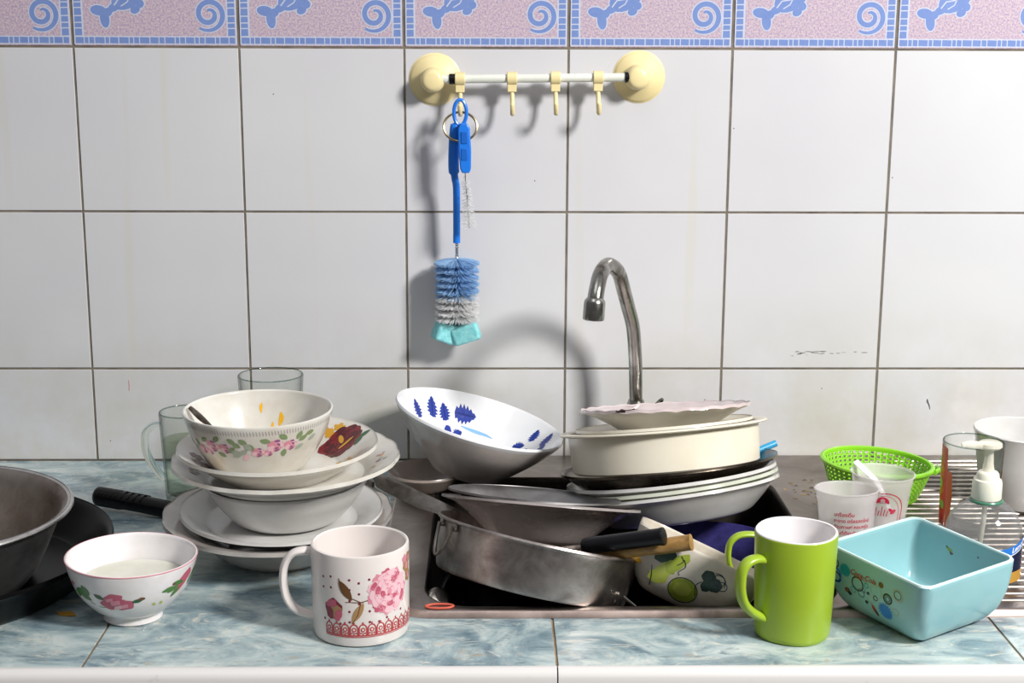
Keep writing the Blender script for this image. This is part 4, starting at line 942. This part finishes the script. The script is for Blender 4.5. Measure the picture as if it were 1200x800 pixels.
def decg(mb):
    f = on_lathe([(30.6, 3), (32.2, 98)], -105)
    for u0, w_, c in ((-38, 15, 1), (-27, 8, 2), (-48, 10, 3), (46, 9, 4), (53, 6, 1)):
        mb.decal([(u0-w_/2, 96 if c == 1 else 70), (u0+w_/2, 92 if c == 1 else 66), (u0+w_/2+1, 40), (u0+w_/3, 5), (u0-w_/2, 5)], f, c, .15, 4)
    for i in range(9): mb.decal(ell(-40+random.uniform(-8, 8), 12+i*8, 5, 4, i, 12, .15, 4), f, (1, 2, 3)[i % 3], .3+.01*i, 2)
mb = MB(); mb.lathe([(0, 0), (29.5, 0), (30.4, 2), (32.2, 100), (31.6, 101.4), (30.8, 100), (29, 10), (26, 8), (0, 8)], 80, [0]*3+[5]*2+[0]*9); decg(mb)
o = tag(mb.build('printed_glass', ['glass', 'glassred', 'orange', 'glassgreen', 'yellow', 'glass_edge'], None, 40), 'tall glass with red, orange and green fruit print behind the soap bottle', 'glass'); o.location = (1.0255, -.300, FZ*S+.0004+.003)
bm_ = thing('white_mug', 'large plain white mug at the right edge of the photo, behind the soap bottle', 'mug'); bm_.location = (1.1185, -.200, FZ*S+.0035)
mb = MB(); mb.lathe([(0, 2), (38, 2), (38.5, 0), (42, 0), (44, 3), (51, 50), (54.5, 78), (56.6, 85), (55.4, 86.4), (54, 85.4), (51.6, 76), (48, 48), (41, 7), (36, 5), (0, 5)], 96); mb.build('body', 'cool_ceramic', bm_, 40)
MB().sweep(smooth([(49, 4, 66), (66, 6, 68), (77, 7, 54), (74, 7, 34), (62, 6, 22), (45, 4, 18)], 5), 5.5, 4.4, 14, 0, (0, 1, 0)).build('handle', 'cool_ceramic', bm_)
# soap bottle
so = thing('soap_bottle', 'clear plastic pump bottle with a blue label behind the teal bowl', 'soap bottle'); so.location = (.9955, -.432, FZ*S+.0035)
mb = MB(); mb.lathe([(0, 0), (33, 0), (36.2, 2), (37.2, 8), (37.2, 44), (36.4, 52), (33, 62), (26, 71), (18, 77), (14.5, 79), (13.5, 84), (12.6, 84), (13.2, 79), (17, 76), (25, 70), (31.8, 61.4), (35.2, 51.6), (36, 44), (36, 8), (34, 3.4), (0, 3)], 88)
mb.build('bottle', 'clear_plastic', so, 40)
mb = MB(); f = on_lathe([(37.45, 4), (37.45, 46)], -78)
def strip(v0, v1, c, off, top=None):
    n = 46; pts = [(-46+92*i/n, v0) for i in range(n+1)]; mb.add([f(u, (v0 if k == 0 else (top(u) if top else v1)), off) for k in (0, 1) for u, _ in pts], [(i, i+1, n+2+i, n+1+i) for i in range(n)], c)
arch = lambda u: 36+9*(u/46)**2+.12*u
strip(0, 11, 2, .1); strip(11, 30, 1, .1, lambda u: arch(u)-2); strip(20, 30, 0, .16, arch); strip(18, 20, 3, .2, lambda u: arch(u)-8.5)
strip(0, 20, 1, .24, lambda u: arch(u)-9.4)
strip(0, 11, 2, .3)
mb.mesh(text2d('Lemon', 7.5, .2, .14), lambda u, v, off: f(u+20, arch(u+20)-4.4+v, off), 3, .4)
mb.build('label', ['labelblue', 'labelnavy', 'gluestrip', 'offwhite'], so)
mb = MB(); mb.lathe([(14.6, 77.5), (16, 77.5), (16.4, 79), (15.6, 80.4), (14.4, 80), (14.6, 77.5)], 48); mb.build('neck_ring', plain('green_ring', '#3f7d62', .3), so)
mb = MB(); mb.lathe([(0, 81), (14, 80.6), (14.6, 82), (14.2, 97), (13.4, 100), (11.4, 101), (10.6, 106), (9, 108), (5, 109), (0, 109)], 40); mb.build('collar', 'pump_plastic', so, 40)
mb = MB(); mb.lathe([(0, 106), (6.2, 108), (4.6, 116), (4.0, 128), (6.5, 132), (0, 133)], 28); mb.build('pump_stem', 'pump_clear', so, 40)
mb = MB(); mb.lathe([(0, 132), (10.5, 132.4), (11.8, 134), (11.4, 137), (9, 138.6), (0, 139)], 36)
mb.sweep(smooth([(2, -2, 134.5), (-12, -5, 136), (-26, -8, 138), (-31, -9, 137)], 4), [4.4]*4+[4]*4+[3.4, 3.2, 3, 2.8, 2.4], [2.4]*9+[2.2, 2, 2, 1.8], 14); mb.build('pump_head', 'pump_clear', so, 40)
MB().sweep([(0, 0, 108), (-.5, 1, 60), (-4, 3, 6)], 2.6, None, 12).build('dip_tube', 'pump_plastic', so)
